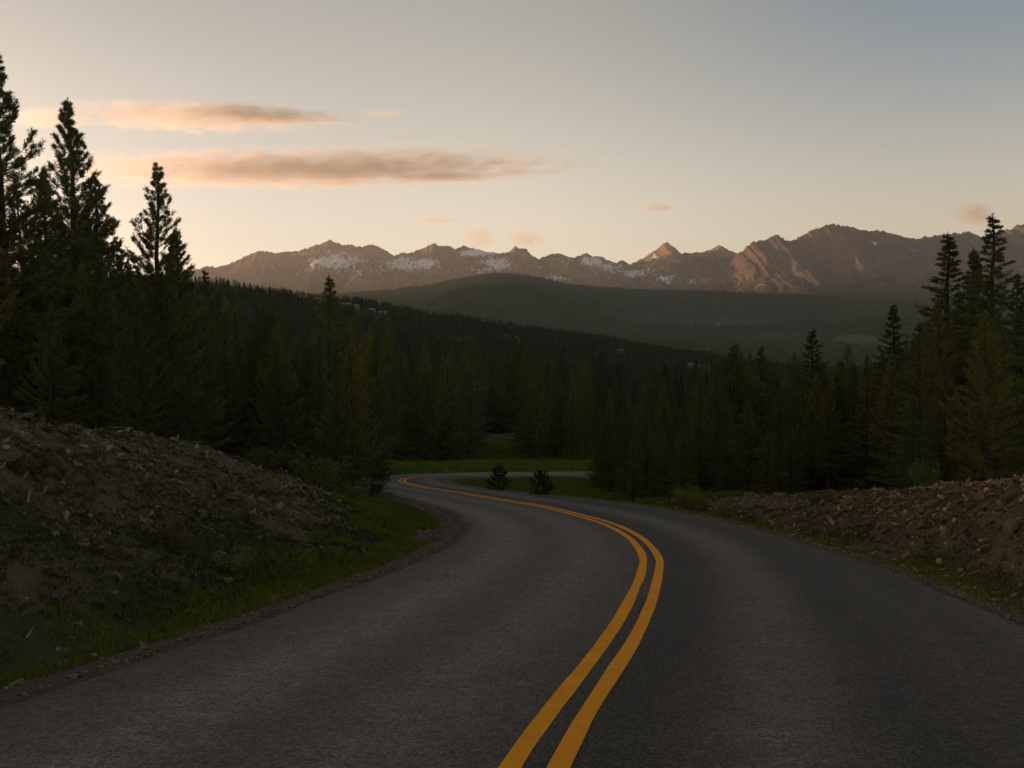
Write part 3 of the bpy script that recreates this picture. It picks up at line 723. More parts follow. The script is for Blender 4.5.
ST_R = [stone_mesh(320 + i, s) for i, s in enumerate(((.5, .25), (.7, .45), (.35, .18), (.8, .6), (.45, .3), (.25, .12)))]
for me in ST_L: me.materials.append(MR_L)
for me in ST_R: me.materials.append(MR_R)

def slope_normal(x, y):
    e = .3; zx = float(near_height(x + e, y, detail=False)[0] - near_height(x - e, y, detail=False)[0]) / (2 * e); zy = float(near_height(x, y + e, detail=False)[0] - near_height(x, y - e, detail=False)[0]) / (2 * e)
    n = Vector((-zx, -zy, 1)); n.normalize(); return n
def put_stone(me, x, y, size, label, group, rng, heading, tilt=.25):
    o = bpy.data.objects.new('stone', me); COL.objects.link(o)
    n = slope_normal(x, y)
    n = (n + Vector(rng.normal(0, tilt, 3))).normalized()
    q = Vector((0, 0, 1)).rotation_difference(n)
    o.rotation_mode = 'QUATERNION'
    from mathutils import Quaternion
    o.rotation_quaternion = q @ Quaternion((0, 0, 1), heading + rng.normal(0, .45))
    o.scale = (size, size * rng.uniform(.7, 1.2), size * rng.uniform(.7, 1.3))
    o.location = (x, y, float(near_height(x, y)[0]) + size * .10 + .02)
    tag(o, label, 'stone', group); return o
rs = np.random.default_rng(71)
def scatter_stones(side, n, ylim, protos, label, group, sizes, heading):
    k = 0
    while k < n:
        y = rs.uniform(*ylim); i = np.argmin(np.abs(CL[:, 1] - y) + (S > 70) * 99)
        if side < 0: d = rs.uniform(1.9, 8.0); lat = -(LW[i] + d)
        else: d = rs.uniform(1.2, 5.5); lat = RW[i] + d
        x, yy = CL[i] + NRM[i] * lat
        px = 512 + F * x / max(yy, .1)
        if not (-30 < px < 1054) or yy < 4: continue
        lf, rt, dl, dr, _ = bank_parts(np.array([x]), np.array([yy]))
        h = lf[0] + rt[0]
        if h < (.22 if side < 0 else .10) or (side < 0 and rs.random() > .25 + .75 * h / 2.2): continue
        put_stone(protos[rs.integers(len(protos))], x, yy, rs.uniform(*sizes) * (1 + (rs.random() < .12) * .9), label, group, rs, heading); k += 1
scatter_stones(-1, 162, (5.5, 31), ST_L, 'pale flat stone slab lying on the rubble of the left bank', 'stone slabs on the left bank', (.045, .13), -.75)
scatter_stones(1, 128, (9, 30), ST_R, 'tan angular stone lying on the rubble of the right bank', 'stones on the right bank', (.03, .085), .6)
for (px, py, s, lb, side, pr) in ((128, 452, .2, 'long pale slab high on the left bank below the crest, near the border', 0, 0), (305, 491, .22, 'long pale slab by the leafy olive bush on the left bank', 0, 1), (247, 482, .15, 'pale block at the head of the long slab on the left bank', 0, 2),
                            (6, 432, .18, 'pale grey slab cut by the left border on the bank', 0, 3), (124, 497, .16, 'bright flat slab in the middle of the left bank', 0, 3), (1014, 500, .13, 'pale block near the right border on the tan bank', 1, 3), (1013, 532, .13, 'pale pointed stone low on the right bank by the border', 1, 1), (930, 517, .13, 'rounded pale stone in the middle of the right bank', 1, 4)):
    for yy in np.arange(5, 45, .1):
        if zat(py, yy) < float(near_height(xat(px, yy), yy)[0]): break
    put_stone((ST_R if side else ST_L)[pr], xat(px, yy), yy, s, lb, None, rs, .6 if side else -.9, .12)

def rubble(name, side, n, ylim, mat, seed, smin, smax):
    rng = np.random.default_rng(seed)
    m = n * 3; y = rng.uniform(ylim[0], ylim[1], m)
    ii = np.array([np.argmin(np.abs(CL[:, 1] - v) + (S > 70) * 99) for v in y])
    d = rng.uniform(.3 if side < 0 else .4, 9 if side < 0 else 6.5, m)
    lat = np.where(side < 0, -(LW[ii] + d), RW[ii] + d)
    xy = CL[ii] + NRM[ii] * lat[:, None]
    lf, rt, dl, dr, _ = bank_parts(xy[:, 0], xy[:, 1]); h = lf + rt
    keep = (rng.random(m) < .12 + .9 * sstep(.1, 1.0, h)) & (np.maximum(dl, dr) > .25)
    xy = xy[keep][:n]; n = len(xy)
    z = near_height(xy[:, 0], xy[:, 1])
    cube = np.array([(-1, -1, -1), (1, -1, -1), (1, 1, -1), (-1, 1, -1), (-1, -1, 1), (1, -1, 1), (1, 1, 1), (-1, 1, 1)], float)
    V = cube[None] * (1 + rng.normal(0, .28, (n, 8, 3)))
    V = V * np.stack([rng.uniform(.7, 1.7, n), rng.uniform(.4, .9, n), rng.uniform(.2, .6, n)], 1)[:, None] * (smin * (smax / smin) ** (rng.random(n) ** 1.6))[:, None, None]
    a = rng.normal(-.9 if side < 0 else .6, .7, n); ca, sa = np.cos(a)[:, None], np.sin(a)[:, None]
    ti = rng.normal(0, .5, (n, 2))
    vx = V[..., 0] * ca - V[..., 1] * sa; vy = V[..., 0] * sa + V[..., 1] * ca; vz = V[..., 2] + ti[:, :1] * V[..., 0] + ti[:, 1:] * V[..., 1]
    V = np.stack([vx + xy[:, :1], vy + xy[:, 1:], vz + z[:, None]], 2).reshape(-1, 3)
    q = np.array([(0, 3, 2, 1), (4, 5, 6, 7), (0, 1, 5, 4), (1, 2, 6, 5), (2, 3, 7, 6), (3, 0, 4, 7)])
    Fq = (np.arange(n)[:, None, None] * 8 + q[None]).reshape(-1, 4)
    o = mesh_np(name, V, Fq, mat, False); tag(o, kind='stuff'); return o
tag(rubble('rubble', -1, 17000, (4, 34), MR_L, 81, .010, .055), 'loose stones and chips strewn over the left bank', 'rubble')
tag(rubble('rubble', 1, 16000, (8, 31), MR_R, 82, .012, .062), 'loose tan stones and chips strewn over the right bank', 'rubble')

def gravel_edge(side, n, mat, seed):
    rng = np.random.default_rng(seed); i = rng.integers(10, int(60 / .3), n); d = np.abs(rng.normal(.10, .24, n)) - .10
    lat = np.where(side < 0, -(LW[i] + d), RW[i] + d); xy = CL[i] + TAN[i] * rng.uniform(0, .3, n)[:, None] + NRM[i] * lat[:, None]
    z = np.maximum(near_height(xy[:, 0], xy[:, 1]), P(xy[:, 1]) - np.where(d > .02, .06, 0))
    cube = np.array([(-1, -1, -1), (1, -1, -1), (1, 1, -1), (-1, 1, -1), (-1, -1, 1), (1, -1, 1), (1, 1, 1), (-1, 1, 1)], float)
    V = cube[None] * (1 + rng.normal(0, .25, (n, 8, 3))) * (.003 * 4.5 ** (rng.random(n) ** 2.5))[:, None, None] * np.array([1.2, 1.0, .7])
    V = V + np.stack([xy[:, 0], xy[:, 1], z], 1)[:, None]
    q = np.array([(0, 3, 2, 1), (4, 5, 6, 7), (0, 1, 5, 4), (1, 2, 6, 5), (2, 3, 7, 6), (3, 0, 4, 7)])
    o = mesh_np('loose_gravel', V.reshape(-1, 3), (np.arange(n)[:, None, None] * 8 + q[None]).reshape(-1, 4), mat, False); tag(o, kind='stuff'); return o
tag(gravel_edge(-1, 9000, MR_L, 85), 'loose gravel along the left edge of the asphalt', 'gravel')
tag(gravel_edge(1, 9000, MR_R, 86), 'loose gravel along the right edge of the asphalt', 'gravel')

# ------------------------------------------------------------------ grass and weeds
def grass_patch(name, x, y, h, w, nb, mat, seed, label, cat, flat=0.0):
    rng = np.random.default_rng(seed); z = ground(x, y)
    B = np.stack([x, y, z - .01], 1); D = np.tile(np.array([0, 0, 1.]), (len(x), 1)) + rng.normal(0, .22, (len(x), 3))
    B = np.repeat(B, nb, 0); D = np.repeat(D, nb, 0); hh = np.repeat(np.broadcast_to(h, len(x)), nb) * rng.uniform(.5, 1.2, len(B))
    ww = np.repeat(np.broadcast_to(w, len(x)), nb)
    d = D + rng.normal(0, .38, D.shape); d[:, 2] = np.abs(d[:, 2]) + .25; d /= np.linalg.norm(d, axis=1)[:, None]
    an = rng.uniform(0, 6.28, len(B)); s = np.stack([np.cos(an), np.sin(an), an * 0], 1) * ww[:, None]
    p = B + np.stack([rng.normal(0, .035, len(B)), rng.normal(0, .035, len(B)), np.zeros(len(B))], 1)
    bend = np.stack([np.cos(an * 3), np.sin(an * 3), -.35 + an * 0], 1) * (hh * .28)[:, None]
    V = np.stack([p - s, p + s, p + s * .6 + d * hh[:, None] * .6, p + d * hh[:, None] + bend, p - s * .6 + d * hh[:, None] * .6], 1).reshape(-1, 3)
    o = mesh_np(name, V, np.arange(len(V)).reshape(-1, 5), mat, False)
    tag(o, label, cat, None, 'stuff'); return o
rg = np.random.default_rng(91)
def masked(n, xr, yr, fn):
    x = rg.uniform(*xr, n); y = rg.uniform(*yr, n); lf, rt, dl, dr, k = bank_parts(x, y)
    m = fn(x, y, lf, rt, dl, dr) & (np.abs(512 + F * x / np.maximum(y, .1) - 512) < 560); return x[m], y[m]
nz = lambda x, y, sc, sd: fbm(x * sc, y * sc, sd, 3)
x, y = masked(230000, (-9, 0), (4, 36), lambda x, y, lf, rt, dl, dr: (dl > .55) & (dl < .9 + np.interp(y, [5, 12, 17, 22, 30], [.25, .3, .7, 1.5, 4.2]) + (nz(x, y, .9, 5) - .5) * 2.2) & (rg.random(len(x)) < .85 - .3 * (nz(x, y, 2.5, 15) > .55)) & (np.exp(-((x + 1.8) ** 2 + (y - 19.5) ** 2) / 2.0) * (dl < 1.1) < .3))
grass_patch('verge_grass', x, y, np.interp(y, [5, 30], [.085, .12]), np.interp(y, [5, 15, 30], [.003, .005, .009]), 4, ML_GRASS, 1, 'dark green verge grass at the foot of the left bank', 'grass')
x, y = masked(120000, (2, 14), (7, 31), lambda x, y, lf, rt, dl, dr: (dr > .3) & (dr < .8 + np.interp(y, [8, 18, 27, 31], [.1, .1, .4, 3]) + (nz(x, y, 1.1, 6) - .5) * 1.6) & (rg.random(len(x)) < .42))
grass_patch('verge_grass', x, y, .07, np.interp(y, [8, 25], [.004, .008]), 4, ML_GRASS, 2, 'dull green verge grass at the foot of the right bank', 'grass')
x, y = masked(120000, (-7, 26), (31, 64), lambda x, y, lf, rt, dl, dr: (dr > .25) & (dr < 12))
grass_patch('meadow_grass', x, y, .10, .012, 4, ML_MEAD, 3, 'smooth green grass inside the hairpin bend', 'grass')
x, y = masked(90000, (-45, 25), (50, 118), lambda x, y, lf, rt, dl, dr: (dl > .4) & (y > 55))
grass_patch('meadow_grass', x, y, .2, .022, 4, ML_MEAD, 4, 'green grass rising to the wood beyond the far road', 'grass')
x, y = masked(190000, (-16, -1), (4, 36), lambda x, y, lf, rt, dl, dr: (dl > 1.0) & (lf > .05) & (dl < 12) & (nz(x, y, .8, 7) + .5 * nz(x, y, 3.2, 8) > .67 + .10 * sstep(2, 7, dl)) & (rg.random(len(x)) < .6))
grass_patch('bank_weeds', x, y, .06, .0055, 7, ML_WEED, 5, 'scattered dull weeds growing through the left bank rubble', 'weeds')
x, y = masked(60000, (4, 18), (8, 31), lambda x, y, lf, rt, dl, dr: (dr > 1.0) & (nz(x, y, .9, 9) > .47) & (rg.random(len(x)) < .6))
grass_patch('bank_weeds', x, y, .07, .0055, 6, ML_WEED, 6, 'sparse dry weeds on the right bank rubble', 'weeds')

ML_DRY = M_needles('dry_grass', (.14, .11, .05), (.22, .175, .085), (.28, .22, .12))
x, y = masked(16000, (-16, 14), (4.5, 34), lambda x, y, lf, rt, dl, dr: (np.maximum(dl, dr) > .45) & (np.maximum(dl, dr) < 4.5) & (lf + rt < .8) & (nz(x, y, 1.3, 19) > .50) & (rg.random(len(x)) < .5))
grass_patch('dry_stems', x, y, .24, .0028, 3, ML_DRY, 8, 'thin dry grass stems standing along the road verges', 'grass')

# ------------------------------------------------------------------ far forest (one mass)
def cone_trees(name, x, y, z, h, layers, spikes, mat, seed, label, rad=.16, sw=.62):
    """ragged tiers of drooping boughs merged in one mesh"""
    rng = np.random.default_rng(seed); n = len(x); V = []; 
    L = np.arange(layers); Hs = h[:, None, None]
    a = (np.arange(spikes) / spikes * 2 * np.pi)[None, None] + rng.uniform(0, 6.28, (n, layers, 1))
    t0 = ((L + .2) / layers)[None, :, None]; 
    r = (1 - t0) ** .85 * rad * Hs * rng.uniform(.65, 1.25, (n, layers, spikes))
    zb = (t0 * .93 - rng.uniform(0, .06, (n, layers, spikes))) * Hs
    zt = np.minimum(t0 * .93 + 1.7 / layers, 1.0) * Hs * np.ones((n, layers, spikes))
    ar = a + 2 * np.pi / spikes * sw; al = a - 2 * np.pi / spikes * sw
    def pt(rr, an, zz): return np.stack([x[:, None, None] + rr * np.cos(an), y[:, None, None] + rr * np.sin(an), z[:, None, None] + zz], -1)
    tip = pt(r, a, zb); top = pt(r * 0, a, zt); c1 = pt(r * .55, ar, zb + .25 * (zt - zb)); c2 = pt(r * .55, al, zb + .25 * (zt - zb))
    V = np.stack([tip, c1, top, c2], -2).reshape(-1, 3)
    o = mesh_np(name, V, np.arange(len(V)).reshape(-1, 4), mat, False); tag(o, label, 'forest', None, 'stuff'); return o
rf = np.random.default_rng(123)
def scatter_px(n, pxr, yr, power=1.0):
    px = rf.uniform(*pxr, n); y = np.sqrt(rf.uniform(yr[0] ** 2, yr[1] ** 2, n)); return px, y
# houses first, so that the wood leaves them clear
HOUSES = [(316, 292.5, 900, 11, 7, 1.2, 'house with the dull red roof behind the lone spiky fir', 'red'), (303, 291, 940, 8, 6, .3, 'small house with pale roof left of the red-roofed house', 'pale'), (346, 292.5, 980, 12, 6, .2, 'long low pale-roofed house right of the lone spiky fir', 'pale'),
          (356, 295, 960, 7, 6, .9, 'small pale-roofed house at the right end of the long low house', 'pale'), (372, 297.5, 1000, 7, 6, .5, 'pale house on the spur, next right after the small end house', 'pale'), (383, 299, 1000, 9, 7, .1, 'pale-roofed house furthest down the spur of the houses near the spiky fir', 'pale'),
          (318, 299.5, 860, 8, 6, .8, 'cream house below the red-roofed house', 'cream')]
HOUSES2 = [(508 + i * 7.5, 322.3 + i * 1.3, 1180, 6, 5, .3 * i) for i in range(4)] + [(690 + i * 6.0, 351 + i * .7, 1320, 5.5, 5, .4 * i) for i in range(5)] + [(574, 330, 1250, 6, 5, .2), (620, 337.5, 1280, 6, 5, .5)]
def house_y(px, py):
    yy = np.arange(450, 1500, 4.); xx = xat(px, yy); zz = far_height(xx, yy)
    ok = np.nonzero(zz + 3.5 > zat(py, yy))[0]
    return float(yy[ok[0]]) if len(ok) else 1150.
HOUSES = [(q[0], q[1], house_y(q[0], q[1])) + q[3:] for q in HOUSES]
HOUSES2 = [(q[0], q[1], house_y(q[0], q[1])) + q[3:] for q in HOUSES2]
print('house distances', [round(q[2]) for q in HOUSES + HOUSES2])
def clear_of(px, y, hs, dx=9, back=15, front=120):
    m = np.ones(len(px), bool)
    for q in hs: m &= ~((np.abs(px - q[0]) < dx) & (y < q[2] + back) & (y > q[2] - front))
    return m
def forest_instances(name, protos, x, y, z, h, label):
    rng = np.random.default_rng(9); objs = []
    n = len(x); V = np.stack([x, y, z - .2], 1).astype(np.float32)
    me = bpy.data.meshes.new(name); me.vertices.add(n); me.vertices.foreach_set('co', V.ravel())
    for k, v in (('tree_size', h / 10.), ('tree_turn', rng.uniform(0, 6.28, n)), ('tree_pick', rng.random(n))):
        me.attributes.new(k, 'FLOAT', 'POINT').data.foreach_set('value', np.asarray(v, np.float32))
    me.update(); o = bpy.data.objects.new(name, me); COL.objects.link(o)
    g = bpy.data.node_groups.new('forest_scatter', 'GeometryNodeTree')
    g.interface.new_socket('Geometry', in_out='INPUT', socket_type='NodeSocketGeometry'); g.interface.new_socket('Geometry', in_out='OUTPUT', socket_type='NodeSocketGeometry')
    N = g.nodes; L = g.links; gi = N.new('NodeGroupInput'); go_ = N.new('NodeGroupOutput'); jn = N.new('GeometryNodeJoinGeometry')
    def at(nm):
        a = N.new('GeometryNodeInputNamedAttribute'); a.data_type = 'FLOAT'; a.inputs[0].default_value = nm; return a.outputs[0]
    for k, p in enumerate(protos):
        oi = N.new('GeometryNodeObjectInfo'); oi.inputs['Object'].default_value = p; oi.inputs['As Instance'].default_value = True
        ip = N.new('GeometryNodeInstanceOnPoints'); L.new(gi.outputs[0], ip.inputs['Points']); L.new(oi.outputs['Geometry'], ip.inputs['Instance'])
        c1 = N.new('FunctionNodeCompare'); c1.data_type = 'FLOAT'; c1.operation = 'GREATER_EQUAL'; L.new(at('tree_pick'), c1.inputs[0]); c1.inputs[1].default_value = k / len(protos)
        c2 = N.new('FunctionNodeCompare'); c2.data_type = 'FLOAT'; c2.operation = 'LESS_THAN'; L.new(at('tree_pick'), c2.inputs[0]); c2.inputs[1].default_value = (k + 1) / len(protos)
        an = N.new('FunctionNodeBooleanMath'); an.operation = 'AND'; L.new(c1.outputs[0], an.inputs[0]); L.new(c2.outputs[0], an.inputs[1]); L.new(an.outputs[0], ip.inputs['Selection'])
        cx = N.new('ShaderNodeCombineXYZ'); L.new(at('tree_turn'), cx.inputs[2]); L.new(cx.outputs[0], ip.inputs['Rotation'])
        cs = N.new('ShaderNodeCombineXYZ'); sz = at('tree_size')
        for q in range(3): L.new(sz, cs.inputs[q])
        L.new(cs.outputs[0], ip.inputs['Scale']); L.new(ip.outputs[0], jn.inputs[0])
    L.new(jn.outputs[0], go_.inputs[0])
    md = o.modifiers.new('scatter', 'NODES'); md.node_group = g
    tag(o, label, 'forest', None, 'stuff'); return o
FAR_CROWNS = [conifer('fir_tree', 71, base=.03, rmax=2.1, kind='fir', nbr=90, needles=MN_FAR, peak=.08, lean=.06, nb=3, fat=1.9)['parts'][1], conifer('fir_tree', 72, base=.05, rmax=1.7, kind='fir', nbr=95, needles=MN_FAR, peak=.1, lean=.06, nb=3, fat=1.9)['parts'][1],
              conifer('pine_tree', 73, base=.12, rmax=1.7, nbr=85, needles=MN_FAR, peak=.4, nb=4, fat=1.9)['parts'][1]]
px, y = scatter_px(5200, (-60, 1090), (146, 520))
m = ~((px > 482) & (px < 508) & (y < 170)); px, y = px[m], y[m]
m = clear_of(px, y, HOUSES, 8, 12, 60); px, y = px[m], y[m]
x = xat(px, y); z = far_height(x, y)
forest_instances('forest', FAR_CROWNS, x, y, z, rf.uniform(7, 14, len(x)), 'dark conifer forest dropping into the valley behind the near wood')
px, y = scatter_px(33000, (-60, 1090), (500, 1750))
m = clear_of(px, y, [h for h in HOUSES], 8, 12, 60) & clear_of(px, y, HOUSES2, 4, 9, 45); px, y = px[m], y[m]
x = xat(px, y); z = far_height(x, y)
hh = 6 + 9 * fbm(x / 60, y / 60, 65, 3) * rf.uniform(.55, 1.25, len(x))
RIDGE_CROWNS = [conifer('fir_tree', 74, base=.03, rmax=2.6, kind='fir', nbr=48, needles=MN_FAR, peak=.08, lean=.06, nb=2, fat=3.2)['parts'][1], conifer('pine_tree', 75, base=.10, rmax=2.0, nbr=42, needles=MN_FAR, peak=.4, nb=3, fat=3.0)['parts'][1],
                conifer('fir_tree', 76, base=.03, rmax=2.0, kind='fir', nbr=46, needles=MN_FAR, peak=.1, lean=.1, nb=2, fat=3.2)['parts'][1]]
forest_instances('forest', RIDGE_CROWNS, x, y, z, hh, 'conifer forest covering the long spur that falls to the right')
px, y = scatter_px(60000, (-40, 1060), (1900, 7050))
x = xat(px, y); z = hill_height(x, y)
m = (meadow_mask(px, 360 - F * z / y) < .3) & (fbm(x / 500, y / 700, 61, 4) > .40)
x, y, z = x[m], y[m], z[m]
cone_trees('forest', x, y, z, rf.uniform(9, 17, len(x)), 2, 4, MN_FAR, 3, 'forest on the broad rounded foothill below the mountains', .22)

# ------------------------------------------------------------------ houses on the spur
MH = dict(red=M_simple('rust_red_roof', (.16, .045, .03), (.22, .065, .04)), pale=M_simple('pale_metal_roof', (.11, .11, .11), (.16, .16, .16), rough=.6), cream=M_simple('cream_roof', (.33, .29, .22), (.42, .37, .29)))
MW = M_simple('house_wall', (.09, .075, .06), (.13, .11, .09)); MGl = M_simple('window_glass', (.03, .035, .04), (.05, .055, .06), rough=.15, spec=.6)
def box_vf(x0, x1, y0, y1, z0, z1):
    V = [(x0, y0, z0), (x1, y0, z0), (x1, y1, z0), (x0, y1, z0), (x0, y0, z1), (x1, y0, z1), (x1, y1, z1), (x0, y1, z1)]
    return V, [(0, 3, 2, 1), (4, 5, 6, 7), (0, 1, 5, 4), (1, 2, 6, 5), (2, 3, 7, 6), (3, 0, 4, 7)]
def py_mesh(name, V, Fs, mat, parent):
    me = bpy.data.meshes.new(name); me.from_pydata(V, [], Fs); me.update(); me.materials.append(mat)
    o = bpy.data.objects.new(name, me); COL.objects.link(o); o.parent = parent; return o
def house(px, py, y, w, d, rot, label, roofc, group):
    y = house_y(px, py); x = xat(px, y); zg = float(far_height(np.array([x]), np.array([y]))[0])
    hwall = 3.2; e = empty('house', (x, y, zg)); e.rotation_euler = (0, 0, rot); fz = -2.5
    V = [(-w/2, -d/2, fz), (w/2, -d/2, fz), (w/2, d/2, fz), (-w/2, d/2, fz), (-w/2, -d/2, hwall), (w/2, -d/2, hwall), (w/2, d/2, hwall), (-w/2, d/2, hwall), (-w/2, 0, hwall + d*.3), (w/2, 0, hwall + d*.3)]
    py_mesh('wall', V, [(0, 1, 5, 4), (1, 2, 6, 9, 5), (2, 3, 7, 6), (3, 0, 4, 8, 7)], MW, e)
    hr = hwall + d * .3; ov = .5; sl_ = .6
    V = [(-w/2-ov, -d/2-ov, hwall-ov*sl_+.1), (w/2+ov, -d/2-ov, hwall-ov*sl_+.1), (w/2+ov, 0, hr+.15), (-w/2-ov, 0, hr+.15), (-w/2-ov, d/2+ov, hwall-ov*sl_+.1), (w/2+ov, d/2+ov, hwall-ov*sl_+.1)]
    V += [(a, b, c + .2) for a, b, c in V]
    py_mesh('roof', V, [(0, 1, 2, 3), (3, 2, 5, 4), (6, 9, 8, 7), (9, 10, 11, 8), (0, 6, 7, 1), (1, 7, 8, 2), (2, 8, 11, 5), (5, 11, 10, 4), (4, 10, 9, 3), (3, 9, 6, 0)], MH[roofc], e)
    py_mesh('chimney', *box_vf(w*.2, w*.2+.7, .6, 1.3, hwall, hr + .9), MW, e)
    for i in range(max(2, int(w / 3.2))):
        cx = -w/2 + (i + .5) * w / max(2, int(w / 3.2)); py_mesh('window', *box_vf(cx-.6, cx+.6, -d/2-.06, -d/2+.02, 1.0, 2.3), MGl, e)
    tag(e, label, 'house', group)
for q in HOUSES: house(*q[:6], q[6], q[7], 'houses on the wooded spur')
for q in HOUSES2[:4]: house(*q, 'tiny pale house in the short row high on the spur, centre', 'pale', 'tiny houses in the row high on the spur')
for q in HOUSES2[4:9]: house(*q, 'tiny pale house in the row at the low right end of the spur', 'pale', 'tiny houses at the low end of the spur')
house(*HOUSES2[9], 'single tiny pale house on the spur between the two rows, upper one', 'pale', None)
house(*HOUSES2[10], 'single tiny pale house on the spur between the two rows, lower one', 'pale', None)
def valley_house(px, py, label):
    for yy in np.arange(2000, 7000, 20):
        if zat(py, yy) < float(hill_height(np.array([xat(px, yy)]), np.array([yy]))[0]): break
    x = xat(px, yy); z = float(hill_height(np.array([x]), np.array([yy]))[0]); e = empty('barn', (x, yy, z + 6)); w, d, hw = 16, 12, 7
    V = [(-w/2, -d/2, -14), (w/2, -d/2, -14), (w/2, d/2, -14), (-w/2, d/2, -14), (-w/2, -d/2, hw), (w/2, -d/2, hw), (w/2, d/2, hw), (-w/2, d/2, hw), (-w/2, 0, hw+4), (w/2, 0, hw+4)]
    py_mesh('wall', V, [(0, 1, 5, 4), (1, 2, 6, 9, 5), (2, 3, 7, 6), (3, 0, 4, 8, 7)], MH['pale'], e)
    V = [(-w/2-1, -d/2-1, hw), (w/2+1, -d/2-1, hw), (w/2+1, 0, hw+4.6), (-w/2-1, 0, hw+4.6), (-w/2-1, d/2+1, hw), (w/2+1, d/2+1, hw)]
    V += [(a, b, c + .4) for a, b, c in V]
    py_mesh('roof', V, [(0, 1, 2, 3), (3, 2, 5, 4), (6, 9, 8, 7), (9, 10, 11, 8), (0, 6, 7, 1), (1, 7, 8, 2), (2, 8, 11, 5), (5, 11, 10, 4), (4, 10, 9, 3), (3, 9, 6, 0)], MH['pale'], e)
    tag(e, label, 'barn')
valley_house(690.5, 325.5, 'left one of two pale barns on the far valley slope')
valley_house(717.5, 326.5, 'right one of two pale barns on the far valley slope')

# ------------------------------------------------------------------ light, sky, air, clouds
SUN_EL, SUN_AZ = R(3.0), R(-66)                         # azimuth from +Y, positive to the right
sd = Vector((math.sin(SUN_AZ) * math.cos(SUN_EL), math.cos(SUN_AZ) * math.cos(SUN_EL), math.sin(SUN_EL)))
ld = bpy.data.lights.new('sun', 'SUN'); ld.energy = 4.5; ld.angle = R(.5); ld.color = (1, .55, .30)
lo = bpy.data.objects.new('sun', ld); COL.objects.link(lo); lo.rotation_euler = sd.to_track_quat('Z', 'Y').to_euler()

w = bpy.data.worlds.new('World'); SC.world = w; w.use_nodes = True; nt = w.node_tree; nt.nodes.clear()
def wn(t, **k):
    n = nt.nodes.new(t)
    for a, b in k.items(): setattr(n, a, b)
    return n
skyt = wn('ShaderNodeTexSky', sky_type='NISHITA', sun_disc=False, sun_elevation=SUN_EL, sun_rotation=SUN_AZ, altitude=2200., air_density=1.0, dust_density=2.0, ozone_density=1.5)
hsv = wn('ShaderNodeHueSaturation'); hsv.inputs['Saturation'].default_value = .55
bg = wn('ShaderNodeBackground'); bg.inputs[1].default_value = .12; wo = wn('ShaderNodeOutputWorld')
# sunset colouring of the sky: warm towards the sun and the horizon, cooler overhead and to the right
tc = wn('ShaderNodeTexCoord'); sx = wn('ShaderNodeSeparateXYZ'); nt.links.new(tc.outputs['Generated'], sx.inputs[0])
def wramp(sock, stops):
    r = wn('ShaderNodeValToRGB'); mr = wn('ShaderNodeMapRange'); lo_, hi_ = stops[0][0], stops[-1][0]
    mr.inputs[1].default_value = lo_; mr.inputs[2].default_value = hi_; nt.links.new(sock, mr.inputs[0]); nt.links.new(mr.outputs[0], r.inputs[0])
    cr = r.color_ramp; cr.interpolation = 'EASE'
    for i, (p, c) in enumerate(stops):
        e = cr.elements[0] if i == 0 else cr.elements[-1] if i == len(stops) - 1 else cr.elements.new((p - lo_) / (hi_ - lo_))
        e.position = (p - lo_) / (hi_ - lo_); e.color = tuple(v / 4 for v in c) + (1,)
    return r.outputs[0]
top = wramp(sx.outputs[0], [(-1, (1.3, 1.1, .87)), (-.45, (1.31, 1.13, .89)), (.02, (1.72, 1.40, 1.07)), (.45, (.95, 1.08, 1.08)), (1, (.9, .97, 1.04))])
hor = wramp(sx.outputs[0], [(-1, (1.9, 1.4, 1.0)), (-.3, (1.86, 1.45, 1.17)), (.05, (2.40, 1.79, 1.36)), (.45, (2.24, 1.63, 1.19)), (1, (1.5, 1.2, 1.1))])
el = wn('ShaderNodeMapRange'); el.interpolation_type = 'SMOOTHSTEP'; el.inputs[1].default_value = .10; el.inputs[2].default_value = .37; nt.links.new(sx.outputs[2], el.inputs[0])
def wmix(blend, f, a, b):
    n = wn('ShaderNodeMix', data_type='RGBA', blend_type=blend)
    for i, v in ((0, f), (6, a), (7, b)):
        if isinstance(v, (int, float)): n.inputs[i].default_value = v
        else: nt.links.new(v, n.inputs[i])
    return n.outputs[2]
tint = wmix('MIX', el.outputs[0], hor, top)
nt.links.new(skyt.outputs[0], hsv.inputs['Color'])
vm = wn('ShaderNodeVectorMath', operation='SCALE'); vm.inputs['Scale'].default_value = 4.0
nt.links.new(wmix('MULTIPLY', 1.0, hsv.outputs[0], tint), vm.inputs[0])
nt.links.new(vm.outputs[0], bg.inputs[0]); nt.links.new(bg.outputs[0], wo.inputs[0])

HAZE = 2.7e-5
V, Fs = box_vf(-17500, 15500, -2500, 18500, -90, 2250)
me = bpy.data.meshes.new('haze'); me.from_pydata(V, [], Fs); ho = bpy.data.objects.new('haze', me); COL.objects.link(ho)
hm = Mat('air'); pv = hm.n('ShaderNodeVolumePrincipled', {'Color': (.86, .82, .79, 1), 'Density': HAZE, 'Anisotropy': .65}); hm.t.links.new(pv.outputs[0], hm.out.inputs['Volume'])
me.materials.append(hm.m); tag(ho, 'thin evening haze over the whole valley', 'haze', None, 'stuff')

